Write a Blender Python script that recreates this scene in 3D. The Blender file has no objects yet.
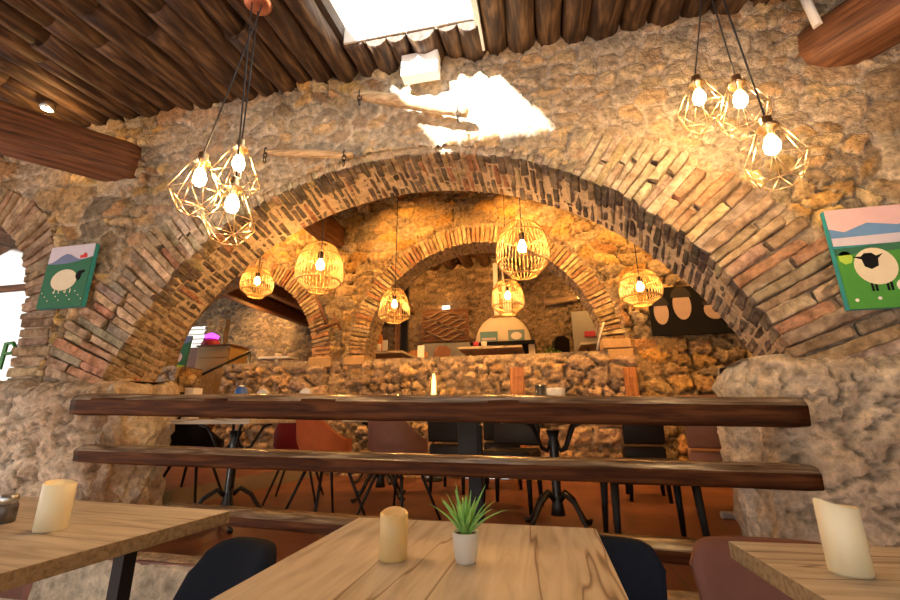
import bpy, bmesh, math, random
import numpy as np
from mathutils import Vector, Matrix
random.seed(7)
PI = math.pi
C = bpy.context.scene.collection
scn = bpy.context.scene

# ------------------------------------------------------------------ camera
CAM = np.array([0.0, 0.0, 1.10]); FPX = 420.0
p_, y_, r_ = math.radians(15.5), math.radians(12.0), math.radians(-0.3)
FW = np.array([-math.sin(y_)*math.cos(p_), math.cos(y_)*math.cos(p_), math.sin(p_)])
RT = np.array([math.cos(y_), math.sin(y_), 0]); UP = np.cross(RT, FW)
RT2 = RT*math.cos(r_)+UP*math.sin(r_); UP2 = -RT*math.sin(r_)+UP*math.cos(r_)
def ray(x, y): return (x-450)/FPX*RT2-(y-300)/FPX*UP2+FW
def atY(x, y, Y):
    d = ray(x, y); v = CAM+d*Y/d[1]; return Vector(v)
def atZ(x, y, Z):
    d = ray(x, y); v = CAM+d*(Z-CAM[2])/d[2]; return Vector(v)
cam = bpy.data.cameras.new('camera'); co = bpy.data.objects.new('camera', cam); C.objects.link(co)
cam.sensor_width = 36; cam.lens = FPX/900*36; cam.clip_start = .02
M = Matrix((RT2, UP2, -FW)).transposed().to_4x4(); M.translation = Vector(CAM); co.matrix_world = M
scn.camera = co
scn.view_settings.view_transform = 'Standard'; scn.view_settings.look = 'None'
scn.view_settings.gamma = 1; scn.view_settings.exposure = 0.6

# ------------------------------------------------------------------ materials
def newmat(name):
    m = bpy.data.materials.new(name); m.use_nodes = True
    n = m.node_tree.nodes; l = m.node_tree.links
    return m, n, l, n['Principled BSDF']
def plain(name, col, rough=.5, metal=0, emis=None, es=0, noise=.12, nscale=30, bump=0, spec=None, alpha=None, trans=0):
    m, n, l, b = newmat(name)
    b.inputs['Roughness'].default_value = rough; b.inputs['Metallic'].default_value = metal
    if spec is not None: b.inputs['Specular IOR Level'].default_value = spec
    b.inputs['Transmission Weight'].default_value = trans
    tc = n.new('ShaderNodeTexCoord'); nz = n.new('ShaderNodeTexNoise'); nz.inputs['Scale'].default_value = nscale
    nz.inputs['Detail'].default_value = 4
    l.new(tc.outputs['Object'], nz.inputs['Vector'])
    mx = n.new('ShaderNodeMix'); mx.data_type = 'RGBA'
    l.new(nz.outputs['Fac'], mx.inputs['Factor'])
    mx.inputs[6].default_value = (*[c*(1-noise) for c in col], 1); mx.inputs[7].default_value = (*[min(1, c*(1+noise)) for c in col], 1)
    l.new(mx.outputs[2], b.inputs['Base Color'])
    if emis: b.inputs['Emission Color'].default_value = (*emis, 1); b.inputs['Emission Strength'].default_value = es
    if bump:
        bp = n.new('ShaderNodeBump'); bp.inputs['Strength'].default_value = bump; bp.inputs['Distance'].default_value = .01
        l.new(nz.outputs['Fac'], bp.inputs['Height']); l.new(bp.outputs['Normal'], b.inputs['Normal'])
    return m
def ramp(n, l, src, stops):
    r = n.new('ShaderNodeValToRGB'); l.new(src, r.inputs['Fac']); e = r.color_ramp.elements
    e[0].position, e[0].color = stops[0][0], (*stops[0][1], 1); e[1].position, e[1].color = stops[-1][0], (*stops[-1][1], 1)
    for p, c in stops[1:-1]:
        k = e.new(p); k.color = (*c, 1)
    return r
def wood(name, dark, mid, light, axis=0, scale=6, stretch=12, rough=.5, bump=.3, cracks=0, spec=.5, pos=(.3,.5,.7)):
    m, n, l, b = newmat(name)
    tc = n.new('ShaderNodeTexCoord'); mp = n.new('ShaderNodeMapping')
    s = [stretch]*3; s[axis] = 1.0
    mp.inputs['Scale'].default_value = s
    l.new(tc.outputs['Object'], mp.inputs['Vector'])
    nz = n.new('ShaderNodeTexNoise'); nz.inputs['Scale'].default_value = scale; nz.inputs['Detail'].default_value = 8; nz.inputs['Distortion'].default_value = .6
    l.new(mp.outputs[0], nz.inputs['Vector'])
    r = ramp(n, l, nz.outputs['Fac'], [(pos[0], dark), (pos[1], mid), (pos[2], light)])
    out = r.outputs[0]
    if cracks:
        mp2 = n.new('ShaderNodeMapping'); s2 = [3.2]*3; s2[axis] = .22; mp2.inputs['Scale'].default_value = s2
        l.new(tc.outputs['Object'], mp2.inputs['Vector'])
        n2 = n.new('ShaderNodeTexNoise'); n2.inputs['Scale'].default_value = 1.6; n2.inputs['Detail'].default_value = 3; n2.inputs['Distortion'].default_value = .2
        l.new(mp2.outputs[0], n2.inputs['Vector'])
        m1 = n.new('ShaderNodeMath'); m1.operation = 'SUBTRACT'; m1.inputs[1].default_value = .5; l.new(n2.outputs['Fac'], m1.inputs[0])
        m2 = n.new('ShaderNodeMath'); m2.operation = 'ABSOLUTE'; l.new(m1.outputs[0], m2.inputs[0])
        rr = ramp(n, l, m2.outputs[0], [(0, (0.1, .06, .035)), (.0035*cracks, (0.45, .33, .25)), (.010*cracks, (1, 1, 1))])
        mx = n.new('ShaderNodeMix'); mx.data_type = 'RGBA'; mx.blend_type = 'MULTIPLY'; mx.inputs['Factor'].default_value = .8
        l.new(out, mx.inputs[6]); l.new(rr.outputs[0], mx.inputs[7]); out = mx.outputs[2]
    l.new(out, b.inputs['Base Color']); b.inputs['Roughness'].default_value = rough; b.inputs['Specular IOR Level'].default_value = spec
    bp = n.new('ShaderNodeBump'); bp.inputs['Strength'].default_value = bump; bp.inputs['Distance'].default_value = .01
    l.new(nz.outputs['Fac'], bp.inputs['Height']); l.new(bp.outputs['Normal'], b.inputs['Normal'])
    return m
def stone_mat(name, bump=.6, rough=.9, var=.35, nscale=22, smear=0):
    """base colour from the per-stone colour attribute, roughened with grain"""
    m, n, l, b = newmat(name)
    at = n.new('ShaderNodeAttribute'); at.attribute_name = 'col'
    tc = n.new('ShaderNodeTexCoord')
    nz = n.new('ShaderNodeTexNoise'); nz.inputs['Scale'].default_value = nscale; nz.inputs['Detail'].default_value = 8; nz.inputs['Roughness'].default_value = .65
    l.new(tc.outputs['Object'], nz.inputs['Vector'])
    r = ramp(n, l, nz.outputs['Fac'], [(.3, (1-var,)*3), (.7, (1+var*.9,)*3)])
    mx = n.new('ShaderNodeMix'); mx.data_type = 'RGBA'; mx.blend_type = 'MULTIPLY'; mx.inputs['Factor'].default_value = 1
    l.new(at.outputs['Color'], mx.inputs[6]); l.new(r.outputs[0], mx.inputs[7])
    out = mx.outputs[2]
    if smear:
        n3 = n.new('ShaderNodeTexNoise'); n3.inputs['Scale'].default_value = 7; n3.inputs['Detail'].default_value = 7; n3.inputs['Roughness'].default_value = .7
        l.new(tc.outputs['Object'], n3.inputs['Vector']); r3 = ramp(n, l, n3.outputs['Fac'], [(.46, (0, 0, 0)), (.62, (smear,)*3)])
        m3 = n.new('ShaderNodeMix'); m3.data_type = 'RGBA'; l.new(r3.outputs[0], m3.inputs['Factor']); l.new(out, m3.inputs[6]); m3.inputs[7].default_value = (.52, .41, .28, 1); out = m3.outputs[2]
        n4 = n.new('ShaderNodeTexNoise'); n4.inputs['Scale'].default_value = 11; n4.inputs['Detail'].default_value = 6
        mp4 = n.new('ShaderNodeMapping'); mp4.inputs['Location'].default_value = (9, 4, 2); l.new(tc.outputs['Object'], mp4.inputs[0]); l.new(mp4.outputs[0], n4.inputs['Vector'])
        r4 = ramp(n, l, n4.outputs['Fac'], [(.38, (.5, .46, .42)), (.55, (1, 1, 1))]); m4 = n.new('ShaderNodeMix'); m4.data_type = 'RGBA'; m4.blend_type = 'MULTIPLY'; m4.inputs['Factor'].default_value = .8
        l.new(out, m4.inputs[6]); l.new(r4.outputs[0], m4.inputs[7]); out = m4.outputs[2]
    l.new(out, b.inputs['Base Color']); b.inputs['Roughness'].default_value = rough; b.inputs['Specular IOR Level'].default_value = .15
    bp = n.new('ShaderNodeBump'); bp.inputs['Strength'].default_value = bump; bp.inputs['Distance'].default_value = .035
    l.new(nz.outputs['Fac'], bp.inputs['Height']); l.new(bp.outputs['Normal'], b.inputs['Normal'])
    return m
MT = {}
MT['stone'] = stone_mat('stone', 1.0, .9, .5, 24); MT['brick'] = stone_mat('brick', .8, .9, .42, 26, smear=.3)
MT['bed'] = stone_mat('mortar_bed', .8, .95, .35, 26)
MT['plaster'] = stone_mat('plaster', 1.0, .95, .45, 20)
MT['core'] = plain('rubble_core', (.50, .39, .27), .95, noise=.5, nscale=9, bump=1)
MT['oak'] = wood('oak', (.34, .28, .21), (.47, .405, .325), (.56, .495, .41), axis=1, scale=3.2, stretch=9, rough=.5, bump=.12, cracks=1.0, spec=.35)
MT['oakx'] = wood('oak_crosswise', (.34, .28, .21), (.47, .405, .325), (.56, .495, .41), axis=0, scale=3.2, stretch=9, rough=.5, bump=.12, cracks=.7, spec=.35)
MT['oakedge'] = wood('oak_edge', (.16, .11, .055), (.26, .19, .10), (.33, .25, .14), axis=0, scale=5, stretch=14, rough=.6, bump=.15)
MT['rail'] = wood('rail_wood', (.018, .006, .002), (.058, .019, .006), (.115, .042, .013), axis=0, scale=3, stretch=12, rough=.5, bump=.4, spec=.08)
MT['worn'] = wood('worn_highlight_edge', (.06, .035, .02), (.16, .11, .075), (.34, .27, .20), axis=0, scale=4, stretch=10, rough=.22, bump=.4, spec=.7)  # worn rail tops; the paler colour also paints in their highlight streak
MT['pale'] = wood('pale_old_wood', (.28, .18, .09), (.5, .35, .19), (.66, .5, .31), axis=0, scale=6, stretch=10, rough=.6, bump=.4)
MT['beam'] = wood('beam_wood', (.05, .018, .007), (.155, .062, .024), (.27, .12, .05), axis=0, scale=3, stretch=12, rough=.6, bump=.6)
MT['log'] = wood('log_wood', (.012, .006, .003), (.062, .032, .015), (.19, .115, .055), axis=1, scale=3, stretch=9, rough=.7, bump=.7)
MT['beamy'] = wood('warm_beam', (.06, .022, .008), (.17, .07, .025), (.28, .13, .05), axis=1, scale=3, stretch=10, rough=.6, bump=.4)
MT['pine'] = wood('orange_pine', (.28, .10, .03), (.45, .19, .06), (.6, .3, .11), axis=2, scale=3, stretch=10, rough=.5, bump=.2)
MT['handle'] = wood('weathered_handle', (.12, .08, .05), (.28, .19, .12), (.42, .31, .2), axis=0, scale=6, stretch=10, rough=.7, bump=.5)
MT['tan'] = plain('tan_board', (.42, .27, .11), .5)
MT['black'] = plain('black_metal', (.010, .010, .011), .55, spec=.2)
MT['iron'] = plain('dark_cast_iron', (.03, .028, .027), .4, .7, bump=.2)
MT['leather'] = plain('black_leather', (.016, .013, .012), .5, spec=.2, bump=.2, nscale=90)
MT['navy'] = plain('navy_velvet', (.008, .012, .022), .85, spec=.15, bump=.1, nscale=60)
MT['rose'] = plain('rose_brown_velvet', (.17, .07, .052), .85, noise=.2, nscale=14, bump=.1)
MT['orange'] = plain('orange_velvet', (.48, .14, .035), .75, noise=.2, nscale=14)
MT['mauve'] = plain('mauve_leather', (.25, .12, .085), .6, noise=.2, nscale=14)
MT['red'] = plain('red_fabric', (.25, .015, .015), .7)
MT['copper'] = plain('copper_wire', (1.0, .70, .40), .3, 1)
MT['canopy'] = plain('copper_canopy', (.75, .3, .17), .35, .8)
MT['cord'] = plain('black_cord', (.02, .02, .022), .6)
MT['rattan'] = plain('rattan', (.42, .26, .09), .55, noise=.2)
MT['bulb'] = plain('glowing_bulb', (1, .8, .5), .3, emis=(1, .60, .24), es=215)
MT['bulb2'] = plain('glowing_bulb_far', (1, .8, .5), .3, emis=(1, .50, .14), es=330)
MT['spot'] = plain('glowing_spot', (1, .8, .5), .3, emis=(1, .62, .28), es=40)
MT['white'] = plain('white_paint', (.8, .8, .78), .5, noise=.04)
MT['cream'] = plain('cream_plaster', (.72, .66, .54), .8, noise=.08, nscale=8)
MT['grey'] = plain('grey_door_paint', (.28, .28, .27), .6)
MT['wax'] = plain('ivory_wax', (.88, .80, .56), .35, noise=.06, nscale=10)
MT['wax'].node_tree.nodes['Principled BSDF'].inputs['Subsurface Weight'].default_value = .25
MT['wax'].node_tree.nodes['Principled BSDF'].inputs['Subsurface Radius'].default_value = (.03, .02, .01)
MT['honeywax'] = plain('honey_wax', (.80, .58, .27), .35, noise=.06, nscale=10)
MT['honeywax'].node_tree.nodes['Principled BSDF'].inputs['Subsurface Weight'].default_value = .25
MT['honeywax'].node_tree.nodes['Principled BSDF'].inputs['Subsurface Radius'].default_value = (.03, .015, .006)
MT['leaf'] = plain('succulent_leaf', (.26, .58, .14), .45, noise=.5, nscale=18)
MT['plantleaf'] = plain('bushy_leaf', (.10, .2, .03), .5, noise=.4, nscale=12)
MT['soil'] = plain('soil', (.05, .035, .02), .9)
MT['pot'] = plain('white_ceramic', (.76, .72, .66), .5, noise=.05)
MT['glass'] = plain('clear_glass', (.9, .92, .92), .05, trans=.95, noise=0)
MT['pepper'] = plain('dark_spice', (.08, .05, .04), .8, noise=.5, nscale=200)
MT['steel'] = plain('brushed_steel', (.5, .5, .5), .3, 1)
MT['teal'] = plain('teal_canvas_edge', (.03, .32, .36), .6)
MT['purple'] = plain('purple_lit_sign', (.4, .02, .5), .4, emis=(.55, .05, .9), es=2.5)
MT['redcloth'] = plain('red_plastic', (.4, .03, .06), .5)
MT['green'] = plain('green_vinyl', (.05, .25, .04), .5)
MT['blue'] = plain('blue_plastic', (.03, .12, .5), .3)
MT['greyblue'] = plain('grey_blue_plastic', (.22, .3, .36), .5)
MT['napkin'] = plain('paper', (.75, .72, .68), .8, noise=.05)
MT['ember'] = plain('glowing_glass', (.9, .6, .2), .3, emis=(1, .55, .12), es=4)
def tile_mat():
    m, n, l, b = newmat('terracotta_tile')
    tc = n.new('ShaderNodeTexCoord'); mp = n.new('ShaderNodeMapping'); mp.inputs['Rotation'].default_value = (0, 0, .0)
    br = n.new('ShaderNodeTexBrick'); br.offset = 0; br.inputs['Scale'].default_value = 1.0
    br.inputs['Brick Width'].default_value = .3; br.inputs['Row Height'].default_value = .3; br.inputs['Mortar Size'].default_value = .006
    br.inputs['Color1'].default_value = (.21, .085, .055, 1); br.inputs['Color2'].default_value = (.15, .06, .042, 1); br.inputs['Mortar'].default_value = (.12, .07, .05, 1)
    l.new(tc.outputs['Object'], mp.inputs[0]); l.new(mp.outputs[0], br.inputs['Vector'])
    nz = n.new('ShaderNodeTexNoise'); nz.inputs['Scale'].default_value = 3; nz.inputs['Detail'].default_value = 6; l.new(tc.outputs['Object'], nz.inputs['Vector'])
    r = ramp(n, l, nz.outputs['Fac'], [(.3, (.7, .7, .7)), (.7, (1.25, 1.25, 1.25))])
    mx = n.new('ShaderNodeMix'); mx.data_type = 'RGBA'; mx.blend_type = 'MULTIPLY'; mx.inputs['Factor'].default_value = 1
    l.new(br.outputs['Color'], mx.inputs[6]); l.new(r.outputs[0], mx.inputs[7]); l.new(mx.outputs[2], b.inputs['Base Color'])
    b.inputs['Roughness'].default_value = .35
    return m
MT['tile'] = tile_mat()
MT['tile'].node_tree.nodes['Principled BSDF'].inputs['Specular IOR Level'].default_value = .25

# ------------------------------------------------------------------ mesh helpers
def finish(name, me, mat, parent=None, smooth=False):
    for m in (mat if isinstance(mat, (list, tuple)) else [mat]): me.materials.append(m)
    if smooth: me.polygons.foreach_set('use_smooth', [True]*len(me.polygons))
    o = bpy.data.objects.new(name, me); C.objects.link(o)
    if parent: o.parent = parent
    return o
def obj(name, bm, mat, parent=None, smooth=False):
    me = bpy.data.meshes.new(name); bmesh.ops.recalc_face_normals(bm, faces=bm.faces[:]); bm.to_mesh(me); bm.free()
    return finish(name, me, mat, parent, smooth)
def box(bm, x0, x1, y0, y1, z0, z1, bev=0, mi=0):
    r = bmesh.ops.create_cube(bm, size=1)
    vs = r['verts']
    for v in vs:
        v.co = Vector(((x0+x1)/2+v.co.x*(x1-x0), (y0+y1)/2+v.co.y*(y1-y0), (z0+z1)/2+v.co.z*(z1-z0)))
    fs = {f for v in vs for f in v.link_faces}
    for f in fs: f.material_index = mi
    if bev:
        es = list({e for v in vs for e in v.link_edges})
        bmesh.ops.bevel(bm, geom=es, offset=bev, segments=2, affect='EDGES', profile=.6)
    return vs
def boxes(*a, bev=0):
    bm = bmesh.new()
    for b in a: box(bm, *b, bev=bev)
    return bm
def frames(pts):
    pts = [Vector(p) for p in pts]; T = []
    for i in range(len(pts)):
        a = pts[max(i-1, 0)]; b = pts[min(i+1, len(pts)-1)]; T.append((b-a).normalized())
    up = Vector((0, 0, 1)) if abs(T[0].z) < .9 else Vector((1, 0, 0))
    u = (up-T[0]*up.dot(T[0])).normalized(); out = []
    for t in T:
        u = (u-t*u.dot(t)).normalized(); out.append((t, u, t.cross(u)))
    return pts, out
def tube(bm, pts, r, seg=8, mi=0, closed=False):
    if closed: pts = list(pts)+[pts[0], ]
    pts, fr = frames(pts); rings = []
    for i, (p, (t, u, w)) in enumerate(zip(pts, fr)):
        rr = r[i] if isinstance(r, (list, tuple)) else r
        rings.append([bm.verts.new(p+(u*math.cos(2*PI*k/seg)+w*math.sin(2*PI*k/seg))*rr) for k in range(seg)])
    for a, b in zip(rings, rings[1:]):
        for k in range(seg):
            f = bm.faces.new((a[k], a[(k+1) % seg], b[(k+1) % seg], b[k])); f.material_index = mi; f.smooth = True
    for ring in (rings[0], rings[-1]):
        f = bm.faces.new(ring); f.material_index = mi
    return rings
def lathe(bm, prof, seg=24, c=(0, 0, 0), mi=0, cap=True):
    c = Vector(c); rings = []
    for r, z in prof:
        rings.append([bm.verts.new(c+Vector((max(r, 1e-4)*math.cos(2*PI*k/seg), max(r, 1e-4)*math.sin(2*PI*k/seg), z))) for k in range(seg)])
    for a, b in zip(rings, rings[1:]):
        for k in range(seg):
            f = bm.faces.new((a[k], a[(k+1) % seg], b[(k+1) % seg], b[k])); f.smooth = True; f.material_index = mi
    if cap:
        for q in (rings[0], rings[-1]): bm.faces.new(q).material_index = mi
def poly(bm, pts, y0, y1, mi=0):
    """outline in x,z extruded from y0 to y1"""
    a = [bm.verts.new((x, y0, z)) for x, z in pts]; b = [bm.verts.new((x, y1, z)) for x, z in pts]
    bm.faces.new(a).material_index = mi; bm.faces.new(b[::-1]).material_index = mi
    for i in range(len(a)):
        j = (i+1) % len(a); bm.faces.new((a[j], a[i], b[i], b[j])).material_index = mi
def ell(cx, cz, rx, rz, n=24, rot=0):
    o = []
    for k in range(n):
        t = 2*PI*k/n; x, z = rx*math.cos(t), rz*math.sin(t)
        o.append((cx+x*math.cos(rot)-z*math.sin(rot), cz+x*math.sin(rot)+z*math.cos(rot)))
    return o
def thing(name, label, cat, loc=(0, 0, 0), rz=0, group=None):
    o = bpy.data.objects.new(name, None); C.objects.link(o); o.location = loc; o.rotation_euler = (0, 0, rz); o.empty_display_size = .1
    return tag(o, label, cat, group)
def tag(o, label, cat, group=None):
    o['label'] = label; o['category'] = cat
    if group: o['group'] = group
    return o
def struct(o): o['kind'] = 'structure'; return o
def dup(root, loc, rz=None, label=None, group=None):
    r = root.copy(); C.objects.link(r); r.location = loc
    if rz is not None: r.rotation_euler = (0, 0, rz)
    if label: r['label'] = label
    if group: r['group'] = group
    for ch in list(root.children):
        c = ch.copy(); C.objects.link(c); c.parent = r
        for g in ch.children:
            d = g.copy(); C.objects.link(d); d.parent = c
    return r

# ------------------------------------------------------------------ noise in numpy
def hsh(i, j, s):
    v = np.sin(i*127.1+j*311.7+s*74.7)*43758.5453; return v-np.floor(v)
def vnoise(x, y, s=0):
    i = np.floor(x); j = np.floor(y); a = x-i; b = y-j; a = a*a*(3-2*a); b = b*b*(3-2*b)
    return (hsh(i, j, s)*(1-a)+hsh(i+1, j, s)*a)*(1-b)+(hsh(i, j+1, s)*(1-a)+hsh(i+1, j+1, s)*a)*b
def fbm(x, y, s=0, o=4):
    r = 0; a = .5
    for k in range(o): r = r+a*vnoise(x*2**k, y*2**k, s+k*13); a *= .5
    return r/(1-.5**o)
def voro(x, y, s=0, jit=.85):
    i0 = np.floor(x); j0 = np.floor(y); F1 = np.full(x.shape, 9.); F2 = F1.copy(); I = np.zeros(x.shape); J = I.copy()
    for di in (-1, 0, 1):
        for dj in (-1, 0, 1):
            i = i0+di; j = j0+dj
            px = i+.5+(hsh(i, j, s)-.5)*jit+.5*(np.mod(j, 2)); px = i+.5+(hsh(i, j, s)-.5)*jit; py = j+.5+(hsh(i, j, s+5)-.5)*jit*.8
            d = np.hypot(x-px, y-py)
            new = d < F1
            F2 = np.where(new, F1, np.minimum(F2, d)); I = np.where(new, i, I); J = np.where(new, j, J); F1 = np.where(new, d, F1)
    return F1, F2, I, J
def sstep(a, b, x):
    t = np.clip((x-a)/(b-a), 0, 1); return t*t*(3-2*t)
def mixc(a, b, t): return a*(1-t[..., None])+b*t[..., None]
def palette(P, h): P = np.array(P); return P[np.clip((h*len(P)).astype(int), 0, len(P)-1)]
PAL = [(.52, .35, .17), (.44, .31, .18), (.58, .44, .26), (.35, .25, .155), (.60, .36, .13), (.40, .33, .25), (.50, .36, .22), (.62, .43, .18), (.32, .26, .2), (.46, .27, .14)]
PAL = [(a, b*.97, c*.84) for a, b, c in PAL]
def grid_obj(name, P, keep, cols, mat, smooth=True):
    """P (n,m,3) points, keep (n-1,m-1) bool, cols (n,m,3)"""
    n, m = P.shape[:2]; idx = np.arange(n*m).reshape(n, m)
    q = np.stack([idx[:-1, :-1], idx[1:, :-1], idx[1:, 1:], idx[:-1, 1:]], -1)[keep]
    me = bpy.data.meshes.new(name); me.vertices.add(n*m); me.vertices.foreach_set('co', P.reshape(-1))
    nf = len(q); me.loops.add(nf*4); me.loops.foreach_set('vertex_index', q.reshape(-1).astype(np.int32))
    me.polygons.add(nf); me.polygons.foreach_set('loop_start', np.arange(0, nf*4, 4, dtype=np.int32)); me.polygons.foreach_set('loop_total', np.full(nf, 4, dtype=np.int32))
    me.update(calc_edges=True)
    ca = me.color_attributes.new('col', 'FLOAT_COLOR', 'POINT')
    cc = np.ones((n*m, 4), dtype=np.float32); cc[:, :3] = cols.reshape(-1, 3); ca.data.foreach_set('color', cc.reshape(-1))
    o = finish(name, me, mat, None, smooth); return o
def rubble(u, v, su, sv, seed, pal=PAL, mortar=(.46, .36, .24), amp=.035, mw=.10, warp=.5):
    wx = (fbm(u*3.1, v*3.1, seed+3)-.5)*warp; wy = (fbm(u*3.3+7, v*3.3, seed+9)-.5)*warp
    # courses: big and small stones mixed
    F1, F2, I, J = voro(u/su+wx, v/sv+wy, seed)
    G1, G2, K, L = voro(u/su*1.9+wx*2+5, v/sv*1.7+wy*2, seed+20)
    big = fbm(u*.9, v*1.1, seed+40) > .5
    e = np.where(big, F2-F1, (G2-G1)*.75); h = np.where(big, hsh(I, J, seed+2), hsh(K, L, seed+31)); h2 = np.where(big, hsh(I, J, seed+8), hsh(K, L, seed+37)); 
    st = sstep(mw*.35, mw*1.25, e+(fbm(u*22, v*22, seed+50)-.5)*.22)
    col = palette(pal, h)*(.60+.62*h2)[..., None]
    gr = fbm(u*14, v*14, seed+60); col = col*(.78+.44*gr)[..., None]
    col = mixc(np.array(mortar)*np.ones_like(col)*(.7+.6*fbm(u*9, v*9, seed+70))[..., None], col, st)
    crev = (1-sstep(.01, .10, e))*sstep(.45, .6, fbm(u*2.7, v*2.7, seed+77)); col = col*(1-.75*crev)[..., None]*(1-.4*sstep(.6, .78, fbm(u*30, v*30, seed+66)))[..., None]
    tilt = (h-.5)*2*(fbm(u*5, v*5, seed+85)-.5); disp = -.6*amp*crev+amp*(st*(.4+.7*h2)+st*tilt*.9+.75*(fbm(u*18, v*18, seed+80)-.5)+.5*(fbm(u*2, v*2, seed+90)-.5))
    return disp, col, st, e

# ================================================================== THE SETTING
W1, W1B, W2, W2B, WB = 2.30, 2.80, 5.70, 6.15, 9.60
F0, F1Z, F2Z = 0.0, .34, 1.35
AC = (-.83, .63); AR = 2.15          # main arch
BC = (-.83, 1.91); BR = 1.67         # inner arch
LC = (-4.72, 1.93); LR = 1.42        # left bay of the second wall
FC = (-4.60, 1.80); FR = .90         # window arch at far left
# ---- first wall
def ringw(th):   # radial length of the arch bricks, longer at the springing
    return .24+.30*np.abs(np.cos(th))**2.0
def first_wall():
    xs = np.arange(-6.2, 3.2, .0155); zs = np.arange(.9, 3.62, .0155)
    U, V = np.meshgrid(xs, zs, indexing='ij')
    disp, col, st, e = rubble(U, V, .26, .16, 3, mw=.13, amp=.036, mortar=(.56, .46, .32), warp=.9)
    r = np.hypot(U-AC[0], V-AC[1]); th = np.arctan2(V-AC[1], U-AC[0])
    # lime render smeared above the crown and near the right haunch
    pale = sstep(.42, .62, fbm(U*1.3+3, V*1.6, 111)+.35*np.exp(-((U+.2)**2/.8+(V-2.95)**2/.10))+.12*np.exp(-((U-1.1)**2/.5+(V-2.6)**2/.15))+.4*np.exp(-((U+1.5)**2/.7+(V-2.85)**2/.05))-.05)
    pale = pale*sstep(1.5, 1.9, V)
    lime = np.array((.66, .57, .45))*(.75+.5*fbm(U*7, V*7, 115))[..., None]
    col = mixc(col, lime, pale*.75*(1-.5*st)); disp = disp*(1-.45*pale)
    grey = np.exp(-((U+2.45)**2/.12+(V-2.35)**2/.12)); col = mixc(col, np.array((.34, .31, .27))*np.ones_like(col), np.clip(grey*.9, 0, .8))
    # lower rough render
    base = sstep(1.55, 1.3, V+(fbm(U*3, V*3, 120)-.5)*.25)
    bc = np.array((.56, .44, .31))*(.6+.8*fbm(U*5, V*5, 130))[..., None]
    col = mixc(col, bc, base); disp = disp*(1-base)+base*(.02+.05*fbm(U*8, V*8, 140))
    ring = (r < AR+ringw(th)+.02) & (np.abs(th-1.55) > .50+.12*(fbm(U*4, V*4, 55)-.5)); disp = np.where(ring, -.012+.01*fbm(U*20, V*20, 9), disp)
    mort = np.array((.50, .39, .26))*np.ones_like(col); low = sstep(2.0, 1.4, V); mort = mixc(mort, np.array((.26, .2, .14))*np.ones_like(col), low)
    col = np.where(ring[..., None], mort, col)
    rf = np.hypot(U-FC[0], V-FC[1]); rf = np.where(V < FC[1], np.abs(U-FC[0]), rf)
    rr = rf < FR+.3; disp = np.where(rr, -.012, disp); col = np.where(rr[..., None], mort, col)
    P = np.stack([U, W1-disp, V], -1)
    uc = (U[:-1, :-1]+U[1:, 1:])/2; vc = (V[:-1, :-1]+V[1:, 1:])/2
    hole = (np.hypot(uc-AC[0], vc-AC[1]) < AR+.03)
    hr = np.where(vc < FC[1], np.abs(uc-FC[0]), np.hypot(uc-FC[0], vc-FC[1])); hole |= (hr < FR+.03) & (vc > 1.3)
    return struct(grid_obj('wall_front', P, ~hole, col, MT['stone']))
first_wall()
def back_face():
    xs = np.arange(-6.2, 3.3, .09); zs = np.arange(.3, 3.7, .09); U, V = np.meshgrid(xs, zs, indexing='ij')
    disp, col, st, e = rubble(U, V, .3, .18, 77); P = np.stack([U, W1B+disp, V], -1)
    uc = (U[:-1, :-1]+U[1:, 1:])/2; vc = (V[:-1, :-1]+V[1:, 1:])/2
    hole = (np.hypot(uc-AC[0], vc-AC[1]+.155) < AR+.26) & (vc > .1)
    hr = np.where(vc < FC[1], np.abs(uc-FC[0]), np.hypot(uc-FC[0], vc-FC[1])); hole |= (hr < FR+.1) & (vc > 1.3)
    o = struct(grid_obj('wall_front', P, ~hole, col, MT['stone'])); o.name = 'wall_front_reverse'; return o
back_face()
struct(obj('wall_sun_stop', boxes((-10.7, 3.3, 2.37, 2.78, 3.5, 4.86)), plain('hidden_sun_stop', (.4, .3, .2), .9)))  # unseen box added to keep the sun from leaking over the first ceiling

def bricks_mesh(name, items, mat):
    """items: list of (8 corners in order, front colour, under colour); one mesh with a colour per face corner"""
    V = []; Fc = []; cols = []
    quads = [(0, 1, 2, 3), (7, 6, 5, 4), (0, 4, 5, 1), (1, 5, 6, 2), (2, 6, 7, 3), (3, 7, 4, 0)]
    for c8, cf, cu in items:
        b = len(V); V += [tuple(p) for p in c8]
        for qi, q in enumerate(quads):
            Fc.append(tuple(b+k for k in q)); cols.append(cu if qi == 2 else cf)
    me = bpy.data.meshes.new(name); me.from_pydata(V, [], Fc)
    ca = me.color_attributes.new('col', 'FLOAT_COLOR', 'CORNER')
    a = np.ones((len(Fc)*4, 4), dtype=np.float32); a[:, :3] = np.repeat(np.array(cols), 4, axis=0); ca.data.foreach_set('color', a.reshape(-1))
    o = finish(name, me, mat)
    bv = o.modifiers.new('round', 'BEVEL'); bv.width = .006; bv.segments = 1; bv.limit_method = 'ANGLE'
    sb = o.modifiers.new('fine', 'SUBSURF'); sb.subdivision_type = 'SIMPLE'; sb.levels = sb.render_levels = 2
    tx = bpy.data.textures.new('clouds_'+name, 'CLOUDS'); tx.noise_scale = .045; tx.noise_depth = 3
    dm = o.modifiers.new('rough', 'DISPLACE'); dm.texture = tx; dm.texture_coords = 'GLOBAL'; dm.strength = .022; dm.mid_level = .5
    return o
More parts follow.
